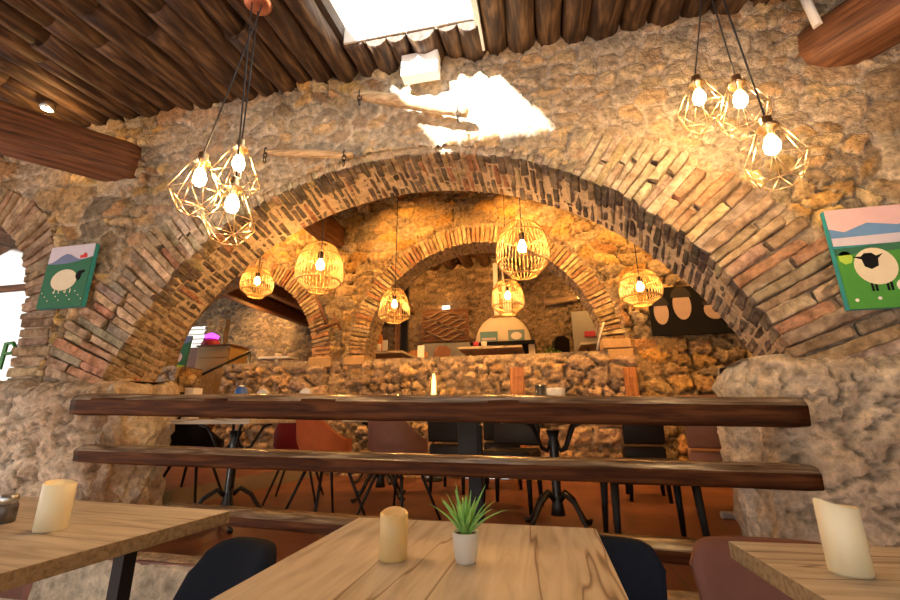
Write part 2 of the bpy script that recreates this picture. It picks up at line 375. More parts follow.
def arch_ring(name, cx, cz, R, t0, t1, y0, y1, thf, ringf, frontpal, sofpal, blen=.2, jit=1.0, pr=.014, seed=1, gap=(.12, .24), sgap=(.12, .24), cover=None, splay=None):
    rnd = random.Random(seed); items = []
    def addb(ta, tb, ra, rb, ya, yb, cf, cu):
        # corner order: front face (y=ya) 0..3 with 0,1 on the inner radius; back 4..7
        j = lambda s: rnd.uniform(-s, s)*jit
        P = []
        for yy in (ya, yb):
            for (t, r) in ((ta, ra), (tb, ra), (tb, rb), (ta, rb)):
                q = (yy-y0)/(y1-y0) if splay else 0; rr = r+j(.005)+q*(splay or (0, 0, 0))[2]
                P.append((cx+q*(splay or (0, 0, 0))[0]+rr*math.cos(t)+j(.003), yy+j(.003), cz+q*(splay or (0, 0, 0))[1]+rr*math.sin(t)+j(.003)))
        items.append((P, cf, cu))
    cuts_t = [t0]
    while cuts_t[-1] < t1: cuts_t.append(cuts_t[-1]+thf(cuts_t[-1])*rnd.uniform(.85, 1.15)/R)
    sc = (t1-t0)/(cuts_t[-1]-t0); cuts_t = [t0+(q-t0)*sc for q in cuts_t]
    for k in range(len(cuts_t)-1):
        ta = (cuts_t[k]+cuts_t[k+1])/2; half = (cuts_t[k+1]-cuts_t[k])/2
        g = rnd.uniform(*gap); a = ta-half*(1-g)+rnd.uniform(-.1, .1)*half; b = ta+half*(1-g)+rnd.uniform(-.1, .1)*half
        L = ringf(ta)*rnd.uniform(.86, 1.1); cv = cover(ta) if cover else 0
        yb = y0+rnd.choice([.10, .2])*rnd.uniform(.85, 1.15)
        r = R-pr-rnd.uniform(0, .008)
        cuts = [R+L] if (L < .34 or rnd.random() < .3) else [R+L*rnd.uniform(.35, .65), R+L]
        for ci, rc in enumerate(cuts):
            yf = y0-rnd.uniform(.004, .026)*jit*(1-cv)+.02*cv
            addb(a, b, r, rc-.008, yf, yb if ci == 0 else y0+.1, frontpal(ta, rnd), sofpal(ta, rnd)); r = rc+.008
        y = yb+rnd.uniform(.012, .03)
        while y < y1-.03:
            ye = min(y+blen*rnd.uniform(.7, 1.2), y1)
            if y1-ye < .07: ye = y1
            g = rnd.uniform(*sgap); a = ta-half*(1-g)+rnd.uniform(-.15, .15)*half; b = ta+half*(1-g)+rnd.uniform(-.15, .15)*half
            addb(a, b, R-pr*.6-rnd.uniform(-.006, .006), R+.1, y, ye-.006, frontpal(ta, rnd), sofpal(ta, rnd)); y = ye+rnd.uniform(.01, .03)
    o = bricks_mesh(name, items, MT['brick']); return struct(o)
def band(name, cx, cz, R, t0, t1, y0, y1, rout, col, n=120, splay=(0, 0, 0)):
    """mortar bed of an arch: a solid curved band just behind the bricks"""
    bm = bmesh.new(); prev = None; faces = []
    for k in range(n+1):
        t = t0+(t1-t0)*k/n
        q = [bm.verts.new((cx+f*splay[0]+(r+f*splay[2])*math.cos(t), y, cz+f*splay[1]+(r+f*splay[2])*math.sin(t))) for r, y, f in ((R, y0, 0), (R, y1, 1), (rout, y1, 1), (rout, y0, 0))]
        if prev:
            for i in range(4): bm.faces.new((prev[i], prev[(i+1) % 4], q[(i+1) % 4], q[i]))
        else: bm.faces.new(q)
        prev = q
    bm.faces.new(prev)
    o = obj(name, bm, MT['bed'], smooth=False); me = o.data
    ca = me.color_attributes.new('col', 'FLOAT_COLOR', 'CORNER'); a = np.ones((len(me.loops), 4), dtype=np.float32)
    for i, lp in enumerate(me.loops):
        a[i, :3] = col(me.vertices[lp.vertex_index].co)
    ca.data.foreach_set('color', a.reshape(-1)); return struct(o)
def jitc(c, rnd, s=.25):
    k = rnd.uniform(1-s, 1+s); return tuple(min(1, v*k*rnd.uniform(.93, 1.07)) for v in c)
def main_front(t, rnd):
    low = abs(math.cos(t))
    if math.sin(t) > .72 and rnd.random() < .85: return jitc((.66, .55, .40), rnd, .18)          # limewashed near the crown
    if rnd.random() < .10: return jitc((.46, .24, .14), rnd)
    return jitc(rnd.choice([(.52, .38, .24), (.42, .31, .2), (.58, .43, .27), (.36, .29, .22), (.48, .34, .2)]), rnd)
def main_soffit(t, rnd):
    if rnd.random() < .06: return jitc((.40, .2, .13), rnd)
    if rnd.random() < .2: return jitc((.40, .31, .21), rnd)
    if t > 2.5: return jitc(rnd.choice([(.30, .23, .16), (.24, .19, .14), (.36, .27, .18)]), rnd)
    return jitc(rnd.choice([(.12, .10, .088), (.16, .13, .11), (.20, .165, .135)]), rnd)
SPL = (-.025, -.155, .15)
tA0 = math.asin((1.24-AC[1])/AR)
band('wall_front_arch_mortar', AC[0], AC[1], AR, tA0-.12, PI-tA0+.12, W1+.015, W1B, AR+.22, lambda c: (.58, .46, .32) if c.z > 1.75 else (.46, .36, .26), splay=SPL)
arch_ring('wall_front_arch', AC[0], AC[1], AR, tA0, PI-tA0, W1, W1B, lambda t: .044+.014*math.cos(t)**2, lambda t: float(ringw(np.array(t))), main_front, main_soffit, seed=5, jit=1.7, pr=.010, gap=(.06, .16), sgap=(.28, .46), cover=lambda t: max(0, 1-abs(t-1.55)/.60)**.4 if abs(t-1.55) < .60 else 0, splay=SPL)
def warm_front(t, rnd):
    if rnd.random() < .2: return jitc((.42, .22, .11), rnd)
    return jitc(rnd.choice([(.55, .40, .22), (.48, .33, .17), (.6, .45, .27), (.4, .27, .15)]), rnd)
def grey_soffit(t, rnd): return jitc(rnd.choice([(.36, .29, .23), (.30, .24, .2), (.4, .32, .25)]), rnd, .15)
tF = 0
band('wall_window_arch_mortar', FC[0], FC[1], FR, 0, PI, W1+.01, W1B, FR+.2, lambda c: (.42, .33, .23), 60)
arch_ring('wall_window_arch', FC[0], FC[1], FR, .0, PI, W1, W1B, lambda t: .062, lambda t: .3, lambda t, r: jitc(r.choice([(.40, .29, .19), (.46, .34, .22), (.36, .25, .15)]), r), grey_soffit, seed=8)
# straight brick jamb under the window arch
def jamb(name, x, sgn, y0, y1, z0, z1, seed, L=.3):
    rnd = random.Random(seed); it = []; z = z0
    while z < z1:
        h = rnd.uniform(.05, .065)
        for (ya, yb, w) in ((y0-rnd.uniform(0, .02), y0+.2, L*rnd.uniform(.8, 1.2)), (y0+.215, y1, .1)):
            xa, xb = sorted((x, x+sgn*w)); e = rnd.uniform(-.008, .008)
            P = [(xa+e, ya, z), (xb, ya, z), (xb, ya, z+h), (xa+e, ya, z+h), (xa+e, yb, z), (xb, yb, z), (xb, yb, z+h), (xa+e, yb, z+h)]
            c = jitc(rnd.choice([(.40, .29, .19), (.46, .34, .22), (.33, .22, .14)]), rnd); it.append((P, c, c))
        z += h+.012
    o = bricks_mesh(name, it, MT['brick']); return struct(o)
jamb('wall_window_jamb', FC[0]+FR-.01, 1, W1, W1B, 1.25, FC[1], 3)
struct(obj('wall_window_jamb_mortar', boxes((FC[0]+FR+.01, FC[0]+FR+.2, W1+.01, W1B, 1.2, FC[1])), plain('joint_mortar', (.4, .31, .21), .9)))

# ---- rough plaster plinths either side of the opening
def plinth(name, x0, x1, y0, y1, z0, z1, seed, inner):
    """rounded lump: cross-section swept along X; inner = side facing the opening"""
    n = int((x1-x0)/.013); prof = []
    s = .013
    zz = np.arange(z0, z1-.12, s); front = [(y0, z) for z in zz]
    cr = [(y0+.12-.12*math.cos(a), z1-.12+.12*math.sin(a)) for a in np.linspace(0, PI/2, 8)]
    top = [(y, z1) for y in np.arange(y0+.14, y1, .03)]
    back = [(y1, z) for z in np.arange(z1, z0, -.06)]
    pr = np.array(front+cr+top+back); m = len(pr)
    xs = np.linspace(x0, x1, n)
    X = np.repeat(xs[:, None], m, 1); Y = np.repeat(pr[None, :, 0], n, 0); Z = np.repeat(pr[None, :, 1], n, 0)
    arc = np.repeat(np.cumsum(np.r_[0, np.hypot(*np.diff(pr, axis=0).T)])[None, :], n, 0)
    # push in near the opening edge so the corner is rounded
    d = (X-x0) if inner == 'x0' else (x1-X)
    cy = (y0+y1)/2; rd = .13; k = np.clip((rd-d)/rd, 0, 1); sh = 1-np.sqrt(np.clip(1-k*k, 0, 1))
    Y2 = cy+(Y-cy)*(1-sh*rd/(y1-y0)*2)
    rg = 1-np.abs(fbm(X*6, arc*9, seed+2)*2-1)
    lump = .09*(fbm(X*2.2, arc*2.2, seed)-.5)+.07*(fbm(X*8, arc*11, seed+4)-.5)+.045*(fbm(X*24, arc*30, seed+9)-.5)-.03*sstep(.9, 1.0, rg)
    Y2 = Y2-lump*np.where(Y < cy, 1, -.6); Z2 = Z+np.where(arc > (z1-z0)*.7, (fbm(X*3, arc, seed+15)-.5)*.10, 0)*sstep(z1-.3, z1, Z)
    # the end face
    P = np.stack([X, Y2, Z2], -1)
    c = np.array((.60, .475, .34))*np.ones_like(P)
    t1 = fbm(X*3, arc*3, seed+20); t2 = fbm(X*11, arc*11, seed+30)
    c = mixc(c, np.array((.42, .29, .18))*np.ones_like(c), sstep(.45, .7, t1)*.65)
    c = mixc(c, np.array((.70, .62, .5))*np.ones_like(c), sstep(.5, .75, fbm(X*2, arc*4, seed+44))*.6)
    c = c*(.7+.6*t2)[..., None]*(1-.45*sstep(.92, 1, rg))[..., None]*(1-.5*sstep(.62, .75, fbm(X*26, arc*30, seed+81)))[..., None]
    o = struct(grid_obj(name, P, np.ones((n-1, m-1), bool), c, MT['plaster']))
    # end cap facing the opening
    e = 0 if inner == 'x0' else n-1; sg = -1 if inner == 'x0' else 1
    ys = np.linspace(0, 1, 26); zs2 = np.arange(z0, z1-.09, .02)
    Yg, Zg = np.meshgrid(ys, zs2, indexing='ij')
    yf = P[e, :len(zz), 1]; front_y = np.interp(Zg, zz, yf); back_y = (cy+(y1-cy)*(1-rd/(y1-y0)*2))
    YY = front_y+(back_y-front_y)*Yg; XX = P[e, 0, 0]+sg*(.03*np.sin(Yg*PI)+(.06*(fbm(YY*5, Zg*5, seed+60)-.5)+.05*(fbm(YY*18, Zg*18, seed+61)-.5))*np.sin(Yg*PI)*2)
    top_in = sstep(z1-.12, z1, Zg); XX = XX-sg*top_in*.06
    c2 = np.array((.64, .57, .47))*(.65+.7*fbm(YY*9, Zg*9, seed+70))[..., None]; c2 = mixc(c2, np.array((.34, .22, .13))*np.ones_like(c2), sstep(.5, .7, fbm(YY*3, Zg*2.5, seed+75))*.6)
    P2 = np.stack([XX, YY, Zg], -1)
    struct(grid_obj(name+'_cheek', P2, np.ones((25, len(zs2)-1), bool), c2, MT['plaster']))
plinth('wall_plinth_left', -6.2, -2.76, 2.2, 2.86, 0, 1.36, 11, 'x1')
plinth('wall_plinth_right', 1.01, 3.2, 2.2, 2.86, 0, 1.36, 31, 'x0')
struct(obj('wall_plinth_left_core', boxes((-6.2, -2.775, 2.31, 2.76, 0, 1.33), bev=.05), MT['core']))
struct(obj('wall_plinth_right_core', boxes((1.025, 3.2, 2.31, 2.76, 0, 1.33), bev=.05), MT['core']))
def rough_cap(name, b, seed):
    nx, ny, nz = 14, 26, 62; x0, x1, y0, y1, z0, z1 = b; bm = bmesh.new()
    bmesh.ops.create_cube(bm, size=1); bmesh.ops.subdivide_edges(bm, edges=bm.edges[:], cuts=40, use_grid_fill=True)
    co_ = np.array([v.co[:] for v in bm.verts]); n_ = np.sign(co_)*np.abs(co_*2)**8; L = np.linalg.norm(n_, axis=1, keepdims=True); n_ = n_/L
    h = np.array([x1-x0, y1-y0, z1-z0]); q = co_*h; R_ = .10
    core_ = np.clip(q, -(h/2-R_), h/2-R_); dv = q-core_; l = np.linalg.norm(dv, axis=1, keepdims=True); q = core_+dv/np.maximum(l, 1e-6)*np.minimum(l, R_)
    c_ = np.array([(x0+x1)/2, (y0+y1)/2, (z0+z1)/2]); P = q+c_; u = P[:, 0]+P[:, 1]; w = P[:, 2]
    d = .10*(fbm(u*3.5, w*3.5, seed)-.5)+.07*(fbm(u*13, w*15, seed+3)-.5)+.035*(fbm(u*32, w*34, seed+6)-.5)
    P = P+dv/np.maximum(l, 1e-6)*d[:, None]
    for v, p in zip(bm.verts, P): v.co = p
    o = obj(name, bm, MT['plaster'], smooth=True); me = o.data; ca = me.color_attributes.new('col', 'FLOAT_COLOR', 'POINT')
    c = np.array((.62, .55, .45))*(.6+.75*fbm(u*9, w*9, seed+9))[:, None]; c = mixc(c, np.array((.42, .28, .17))*np.ones_like(c), sstep(.48, .68, fbm(u*3, w*1.6, seed+12))*.7)
    a = np.ones((len(P), 4), dtype=np.float32); a[:, :3] = c; ca.data.foreach_set('color', a.reshape(-1)); return struct(o)
rough_cap('wall_plinth_left_end', (-3.02, -2.74, 2.27, 2.87, -.1, 1.36), 41)
rough_cap('wall_plinth_right_end', (1.0, 1.28, 2.27, 2.87, -.1, 1.36), 47)
# kerb under the rails
def kerb():
    xs = np.linspace(-2.9, 1.15, 200); pr = np.array([(2.17, z) for z in np.arange(0, .3, .02)]+[(2.19, .33), (2.22, .345), (2.32, .345)])
    X = np.repeat(xs[:, None], len(pr), 1); Y = np.repeat(pr[None, :, 0], 200, 0); Z = np.repeat(pr[None, :, 1], 200, 0)
    Y = Y-.05*(fbm(X*5, Z*5, 4)-.5); c = np.array((.52, .44, .33))*(.6+.8*fbm(X*8, Z*8, 7))[..., None]
    struct(grid_obj('trim_1', np.stack([X, Y, Z], -1), np.ones((199, len(pr)-1), bool), c, MT['plaster']))
kerb()

# ---- second wall with its low parapet, central arch and left bay
def second_wall():
    xs = np.arange(-6.3, 4.2, .026); zs = np.arange(F1Z, 4.7, .026); U, V = np.meshgrid(xs, zs, indexing='ij')
    disp, col, st, e = rubble(U, V, .30, .17, 210, amp=.06, mw=.11, mortar=(.42, .32, .19))
    d2, c2, s2, e2 = rubble(U, V, .30, .19, 260, amp=.09, mw=.13, mortar=(.33, .27, .2), pal=[(.36, .26, .17), (.30, .22, .16), (.42, .31, .2), (.26, .2, .16), (.45, .3, .16)])
    lowm = sstep(1.93, 1.88, V)*sstep(1.25, 1.1, U); disp = disp*(1-lowm)+d2*lowm; col = mixc(col, c2*1.5, lowm)
    # band of lime render on top of the parapet
    cap = np.exp(-((V-1.87)/.05)**2)*sstep(1.2, 1.0, U); col = mixc(col, np.array((.45, .36, .26))*np.ones_like(col), np.clip(cap, 0, 1)); disp = disp*(1-cap*.7)+.02*cap
    r = np.hypot(U-BC[0], V-BC[1]); q = (r < BR+.29) & (V > BC[1]); r2 = np.hypot(U-LC[0], V-LC[1]); q |= (r2 < LR+.29) & (V > LC[1])
    disp = np.where(q, -.012, disp); col = np.where(q[..., None], np.array((.42, .33, .22)), col)
    P = np.stack([U, W2-disp, V], -1); uc = (U[:-1, :-1]+U[1:, 1:])/2; vc = (V[:-1, :-1]+V[1:, 1:])/2
    hole = (np.hypot(uc-BC[0], vc-BC[1]) < BR+.03) & (vc > BC[1]-.01); hole |= (np.hypot(uc-LC[0], vc-LC[1]) < LR+.03) & (vc > LC[1]-.03)
    hole |= (uc < -4.78) & (uc > LC[0]-LR-.03) & (vc < 1.95)
    struct(grid_obj('wall_middle', P, ~hole, col, MT['stone']))
    # reverse of the wall, parapet top
    struct(obj('wall_middle_core', boxes((-4.72, -2.5, W2+.05, W2B, F1Z, 1.87), (-2.5, .82, W2+.05, W2B, F1Z, 1.87), (.84, 4.1, W2+.05, W2B, F1Z, 4.6)), MT['core']))
    bm = bmesh.new(); box(bm, -4.74, .86, W2+.0, W2B+.02, 1.86, 1.895, .008); struct(obj('trim_2', bm, plain('rough_mortar_cap', (.42, .34, .24), .95, noise=.3, bump=.6)))
second_wall()
BRt = BR
band('wall_middle_arch_mortar', BC[0], BC[1], BR, 0, PI, W2+.012, W2B, BR+.24, lambda c: (.42, .33, .22), 90)
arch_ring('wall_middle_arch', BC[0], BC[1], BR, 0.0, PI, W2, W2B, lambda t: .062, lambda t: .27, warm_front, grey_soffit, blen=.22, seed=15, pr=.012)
band('wall_bay_arch_mortar', LC[0], LC[1], LR, -.05, PI, W2+.012, W2B, LR+.24, lambda c: (.42, .33, .22), 90)
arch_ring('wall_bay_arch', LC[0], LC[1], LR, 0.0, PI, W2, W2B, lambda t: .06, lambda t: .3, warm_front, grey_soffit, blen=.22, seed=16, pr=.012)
# springer stones
sp = MT['handle']
for x0, x1, z0, z1, nm in ((.80, 1.14, 1.93, 2.05, 'trim_3'), (.86, 1.16, 1.78, 1.92, 'trim_4'), (-2.78, -2.46, 1.82, 1.94, 'trim_5'), (-3.34, -2.98, 1.80, 1.95, 'trim_6')):
    struct(obj(nm, boxes((x0, x1, W2-.07, W2+.2, z0, z1), bev=.015), plain('springer_'+nm, (.46, .31, .16), .9, noise=.3, bump=.5, nscale=12)))

# ---- back wall and the side walls
def plane_wall(name, axis, pos, a0, a1, z0, z1, su, sv, seed, pal=PAL, res=.045, amp=.05, sgn=-1, mortar=(.36, .28, .18), holes=()):
    us = np.arange(a0, a1+res, res); zs = np.arange(z0, z1+res, res); U, V = np.meshgrid(us, zs, indexing='ij')
    disp, col, st, e = rubble(U, V, su, sv, seed, pal=pal, amp=amp, mortar=mortar, mw=.12)
    Y = pos+sgn*disp; P = np.stack([U, Y, V], -1) if axis == 'y' else np.stack([Y, U, V], -1)
    uc = (U[:-1, :-1]+U[1:, 1:])/2; vc = (V[:-1, :-1]+V[1:, 1:])/2; keep = np.ones(uc.shape, bool)
    for h in holes: keep &= ~((uc > h[0]) & (uc < h[1]) & (vc > h[2]) & (vc < h[3]))
    return struct(grid_obj(name, P, keep, col, MT['stone']))
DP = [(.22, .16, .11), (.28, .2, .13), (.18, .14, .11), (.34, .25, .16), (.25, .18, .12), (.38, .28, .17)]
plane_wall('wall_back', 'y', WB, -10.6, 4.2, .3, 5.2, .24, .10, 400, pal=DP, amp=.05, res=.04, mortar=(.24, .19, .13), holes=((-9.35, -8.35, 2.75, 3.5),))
plane_wall('wall_left', 'x', -10.6, 6.9, WB, 0, 5.2, .3, .17, 520, res=.08, sgn=1)
plane_wall('wall_right', 'x', 3.15, -4.5, WB, 0, 5.2, .3, .17, 500, res=.08, sgn=-1)

# ---- floors
struct(obj('floor', boxes((-7.5, 3.2, -4.5, 2.2, -.1, 0)), MT['tile']))
struct(obj('floor_raised', boxes((-7.6, 3.2, 2.2, W2, .1, F1Z), (-7.6, -4.8, W2, 7.0, .1, F1Z)), MT['tile']))
struct(obj('floor_upper', boxes((-4.75, 4.1, W2B-.2, WB, 1.2, F2Z), (-7.6, -4.75, 7.0, WB, 1.2, F2Z)), MT['tile']))

bm = bmesh.new(); ST = .50; q0 = atZ(172, 490, ST); q1 = atZ(318, 463, ST)
cor = [(q0.x, q0.y), (q1.x, q1.y), (q1.x, W2-.02), (-7.6, W2-.02), (-7.6, q0.y-.4), (q0.x-.6, q0.y-.25)]
lo = [bm.verts.new((x, y, F1Z-.02)) for x, y in cor]; hi = [bm.verts.new((x, y, ST)) for x, y in cor]
bm.faces.new(hi).material_index = 0
for i in range(len(cor)):
    j = (i+1) % len(cor); bm.faces.new((lo[i], lo[j], hi[j], hi[i])).material_index = 1
struct(obj('floor_step', bm, [MT['tile'], plain('grey_step_side', (.30, .26, .21), .9, bump=.4)]))
# ---- ceilings
CS = .11
def cz(Y): return 3.47+CS*(Y-2.3)
SKX0, SKX1, SKY0, SKY1 = -1.13, -.26, .75, 2.02
def first_ceiling():
    bm = bmesh.new(); rnd = random.Random(4); x = -6.6
    while x < 3.1:
        w = rnd.uniform(.14, .19); cx = x+w/2; r = w*.53
        inside = cx > SKX0-.02 and cx < SKX1-.0
        segs = [(-4.4, -2.6), (-2.6, -.8), (-.8, rnd.uniform(.6, 1.0)), (None, rnd.uniform(1.35, 1.75)), (None, 2.36)]
        ya = -4.4
        for k, (a, b) in enumerate(segs):
            if a is None: a = ya
            ya = b
            parts = [(a, b)]
            if inside:
                parts = []
                if a < SKY0: parts.append((a, min(b, SKY0)))
                if b > SKY1: parts.append((max(a, SKY1), b))
            for (p, q) in parts:
                if q-p < .02: continue
                r2 = r*rnd.uniform(.86, 1.08); dz = rnd.uniform(-.014, .012); dx = rnd.uniform(-.006, .006)
                N = max(3, int((q-p)/.15)); pts = []; rad = []
                for i in range(N+1):
                    Y = p+(q-p)*i/N; pts.append((cx+dx+.006*math.sin(Y*5+cx*9), Y, cz(Y)+.045+dz+.004*math.sin(Y*7+cx*5))); rad.append(r2*(1+.05*math.sin(Y*6+cx*20)))
                tube(bm, pts, rad, 12)
        x += w
    struct(obj('ceiling', bm, MT['log']))
    def slab(bm, x0, x1, y0, y1, h0=.06, h1=.16):
        v = [bm.verts.new((x, y, cz(y)+h)) for h in (h0, h1) for (x, y) in ((x0, y0), (x1, y0), (x1, y1), (x0, y1))]
        for q in ((3, 2, 1, 0), (4, 5, 6, 7), (0, 1, 5, 4), (1, 2, 6, 5), (2, 3, 7, 6), (3, 0, 4, 7)): bm.faces.new([v[i] for i in q])
    bm = bmesh.new()
    slab(bm, -7.5, SKX0, -4.5, 3.0); slab(bm, SKX1, 3.3, -4.5, 3.0); slab(bm, SKX0, SKX1, -4.5, SKY0); slab(bm, SKX0, SKX1, SKY1, 3.0)
    struct(obj('ceiling_deck', bm, plain('dark_boards', (.05, .035, .025), .9)))
    bm = bmesh.new()
    slab(bm, SKX1-.005, SKX1+.03, SKY0-.1, 2.24, -.03, .25); slab(bm, SKX0, SKX1, SKY1-.012, SKY1+.02, .02, .25); slab(bm, SKX0, SKX1, SKY0-.03, SKY0, -.02, .25)
    struct(obj('window_1', bm, MT['white']))
first_ceiling()
bm = bmesh.new()
for i in range(34):
    x = -10.4+i*.42; tube(bm, [(x, W1B, 4.42), (x, WB, 4.72)], .14, 8)
struct(obj('ceiling_inner', bm, MT['beamy'])); 
struct(obj('ceiling_inner_deck', boxes((-10.7, 4.2, 2.36, 9.8, 4.86, 4.95)), MT['beamy']))

def beam(name, a, b, w, h, mat, seed=0, round_=.03, nz=.02, seglen=.08, prof=None, topmat=None):
    """rough hewn beam from a to b; local X runs along it"""
    a = Vector(a); b = Vector(b); L = (b-a).length; n = max(2, int(L/seglen)); k = 32
    ang = np.linspace(0, 2*PI, k, endpoint=False)
    ex = 6 if round_ < .05 else 2.6
    cx = np.sign(np.cos(ang))*np.abs(np.cos(ang))**(2/ex)*w/2; cy = np.sign(np.sin(ang))*np.abs(np.sin(ang))**(2/ex)*h/2
    if prof:
        pp = np.array(prof+[prof[0]]); ds = np.r_[0, np.cumsum(np.hypot(*np.diff(pp, axis=0).T))]; tt = np.linspace(0, ds[-1], k, endpoint=False)
        cx = np.interp(tt, ds, pp[:, 0]); cy = np.interp(tt, ds, pp[:, 1])
    bm = bmesh.new(); rings = []
    for i in range(n+1):
        x = L*i/n; s = 1+nz*2*(float(fbm(np.array(x*1.7), np.array(seed*1.0), seed))-.5)
        ring = []
        for j in range(k):
            f = 1+nz*3*(float(fbm(np.array(x*3.), np.array(float(min(j, k-j))*.35), seed+3))-.5)
            e = 1-.06*(i in (0, n))
            ring.append(bm.verts.new((x, cx[j]*s*f*e, cy[j]*s*f*e)))
        rings.append(ring)
    for r1, r2 in zip(rings, rings[1:]):
        for j in range(k): bm.faces.new((r1[j], r1[(j+1) % k], r2[(j+1) % k], r2[j]))
    bm.faces.new(rings[0]); bm.faces.new(rings[-1])
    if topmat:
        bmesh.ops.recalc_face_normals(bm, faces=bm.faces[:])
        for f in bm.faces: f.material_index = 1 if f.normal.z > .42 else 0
    o = obj(name, bm, [mat, topmat] if topmat else mat, smooth=True)
    d = (b-a).normalized(); yv = Vector((0, 0, 1)).cross(d).normalized(); zv = d.cross(yv)
    m = Matrix((d, yv, zv)).transposed().to_4x4(); m.translation = a; o.matrix_world = m
    return o
e = atY(137, 168, 2.36); n_ = atZ(0, 138, 2.93)
nn = e+(Vector((n_.x, n_.y, e.z-.02))-e)*1.9
tag(beam('ceiling_beam', nn, e, .26, .30, MT['beam'], 3, nz=.03), 'huge dark hewn beam crossing the upper left corner into the stone wall', 'beam')
e = atY(806, 62, 2.4); n_ = atZ(900, 22, 3.0); nn = e+(Vector((n_.x, n_.y, e.z))-e)*2.4
tag(beam('ceiling_beam', nn, e, .30, .32, MT['beam'], 6, round_=.1, nz=.03), 'thick rounded dark beam entering the stone wall at upper right', 'beam')
# warm beams of the inner rooms
tag(beam('ceiling_beam', (-2.98, 2.95, 3.78), (-3.05, W2+.05, 3.85), .28, .36, MT['beam'], 9), 'brown ceiling beam behind the crown of the large arch, left side', 'beam')
tag(beam('ceiling_beam', (-.42, W2B+.0, 4.02), (-.55, WB, 4.12), .28, .34, MT['beam'], 10), 'brown beam seen under the crown of the inner arch', 'beam')

# ================================================================== RAILS
def rail(px0, py0a, py0b, px1, py1a, py1b, label, seed, Y=2.12):
    a0 = atY(px0, py0a, Y); a1 = atY(px0, py0b, Y); b0 = atY(px1, py1a, Y); b1 = atY(px1, py1b, Y)
    h = (abs(a0.z-a1.z)+abs(b0.z-b1.z))/2
    o = beam('fence_rail', ((a0+a1)/2+Vector((0, .05, 0))), ((b0+b1)/2+Vector((0, .05, 0))), .13, h*1.04, MT['rail'], seed, nz=.05, seglen=.05, topmat=MT['worn'], prof=[(-.06, -h/2+.006), (-.065, h/2-.034), (-.035, h/2-.006), (0, h/2), (.05, h/2-.005), (.06, h/2-.02), (.06, -h/2+.01), (.04, -h/2), (-.045, -h/2)])
    return tag(o, label, 'rail')
rail(72, 395, 413, 808, 393, 431, 'topmost dark varnished plank rail spanning the arch opening', 21)
rail(75, 444, 463, 821, 466, 491, 'middle dark varnished plank rail with a glossy top edge', 22)
rail(160, 505, 520, 706, 543, 568, 'lowest dark plank rail just behind the near tables', 23)

# ================================================================== NEAR TABLES
def near_table(corners_px, label, kind, length, width, dirv=None):
    pass
def table(name, label, loc, rz, x0, x1, y0, y1, mat, legs, h=.76, th=.042, group=None):
    t = thing(name, label, 'table', loc, rz, group)
    bm = bmesh.new(); box(bm, x0, x1, y0, y1, h-th, h, .003); bm.normal_update()
    for f in bm.faces:
        f.material_index = 0 if abs(f.normal.z) > .5 else 1
    o = obj('tabletop', bm, [mat, MT['oakedge']], t)
    for lx, ly in legs:
        obj('leg', boxes((lx-.025, lx+.025, ly-.025, ly+.025, 0, h-th)), MT['black'], t)
    return t
c = atZ(596, 526.7, .76)
table('dining_table', 'light oak table in the foreground centre with candle and small plant', (0, 0, 0), 0, -.655, .14, .42, 1.525, MT['oak'], [(-.6, .5), (.08, .5), (-.6, 1.4), (.08, 1.4)])
table('dining_table', 'light oak table at the left edge with leaning candle and spice jar', (-1.18, 1.535, 0), math.radians(-4.5), -1.15, 0, -.72, 0.0, MT['oakx'], [(-.36, -.62), (-.36, -.1), (-1.1, -.1)])
table('dining_table', 'light oak table at the right edge with a leaning ivory candle', (.485, 1.45, 0), math.radians(3), 0, 1.3, -.62, .0, MT['oakx'], [(.5, -.5), (.5, -.1), (1.2, -.1)])

def candle(label, loc, r, h, lean, mat, dip=.018, rz=0):
    t = thing('candle', label, 'candle', loc, rz); bm = bmesh.new(); seg = 32; rings = []
    def top(a): return h+dip*math.sin(a*1+.6)+.35*dip*math.sin(2*a)
    prof = [(r*.97, 0), (r, .006), (r, .5), (r, 1), (r*.93, 1.02), (r*.8, 1.0), (r*.74, .93), (r*.1, .88)]
    for rr, z in prof:
        ring = []
        for k in range(seg):
            a = 2*PI*k/seg; zz = z if z < .1 and z != 0 else z*top(a)
            if z == 0: zz = 0
            ring.append(bm.verts.new((rr*math.cos(a), rr*math.sin(a), zz)))
        rings.append(ring)
    for q, w in zip(rings, rings[1:]):
        for k in range(seg): bm.faces.new((q[k], q[(k+1) % seg], w[(k+1) % seg], w[k]))
    bm.faces.new(rings[0]); bm.faces.new(rings[-1])
    o = obj('wax_body', bm, mat, t, smooth=True)
    bm = bmesh.new(); tube(bm, [(0, 0, h*.86), (.001, 0, h*.93)], .002, 6); obj('wick', bm, MT['black'], t)
    return t
p = atZ(393, 559, .76); candle('honey coloured flameless pillar candle on the centre table', (p.x, p.y, .76), .035, .105, 0, MT['honeywax'], .005, 1)
p = atZ(50, 530, .76); candle('ivory pillar candle with slanted rim on the left table', (p.x, p.y, .76), .043, .138, 0, MT['wax'], .004, 2)
p = atZ(851, 573, .76); candle('ivory pillar candle with dipped rim on the right table', (p.x, p.y, .76), .040, .139, 0, MT['wax'], .008, 2.4)
# spice jar
p = atZ(3, 523, .76); t = thing('spice_jar', 'small glass jar of dark spice at the left edge of the left table', 'jar', (p.x, p.y, .76))
bm = bmesh.new(); lathe(bm, [(.026, 0), (.03, .004), (.03, .055), (.024, .066), (.022, .07)], 24); obj('glass_body', bm, MT['glass'], t)
bm = bmesh.new(); lathe(bm, [(.026, .003), (.027, .05)], 20); obj('spice', bm, MT['pepper'], t)
bm = bmesh.new(); lathe(bm, [(.025, .068), (.026, .07), (.026, .086), (.02, .09)], 24); obj('lid', bm, MT['steel'], t)
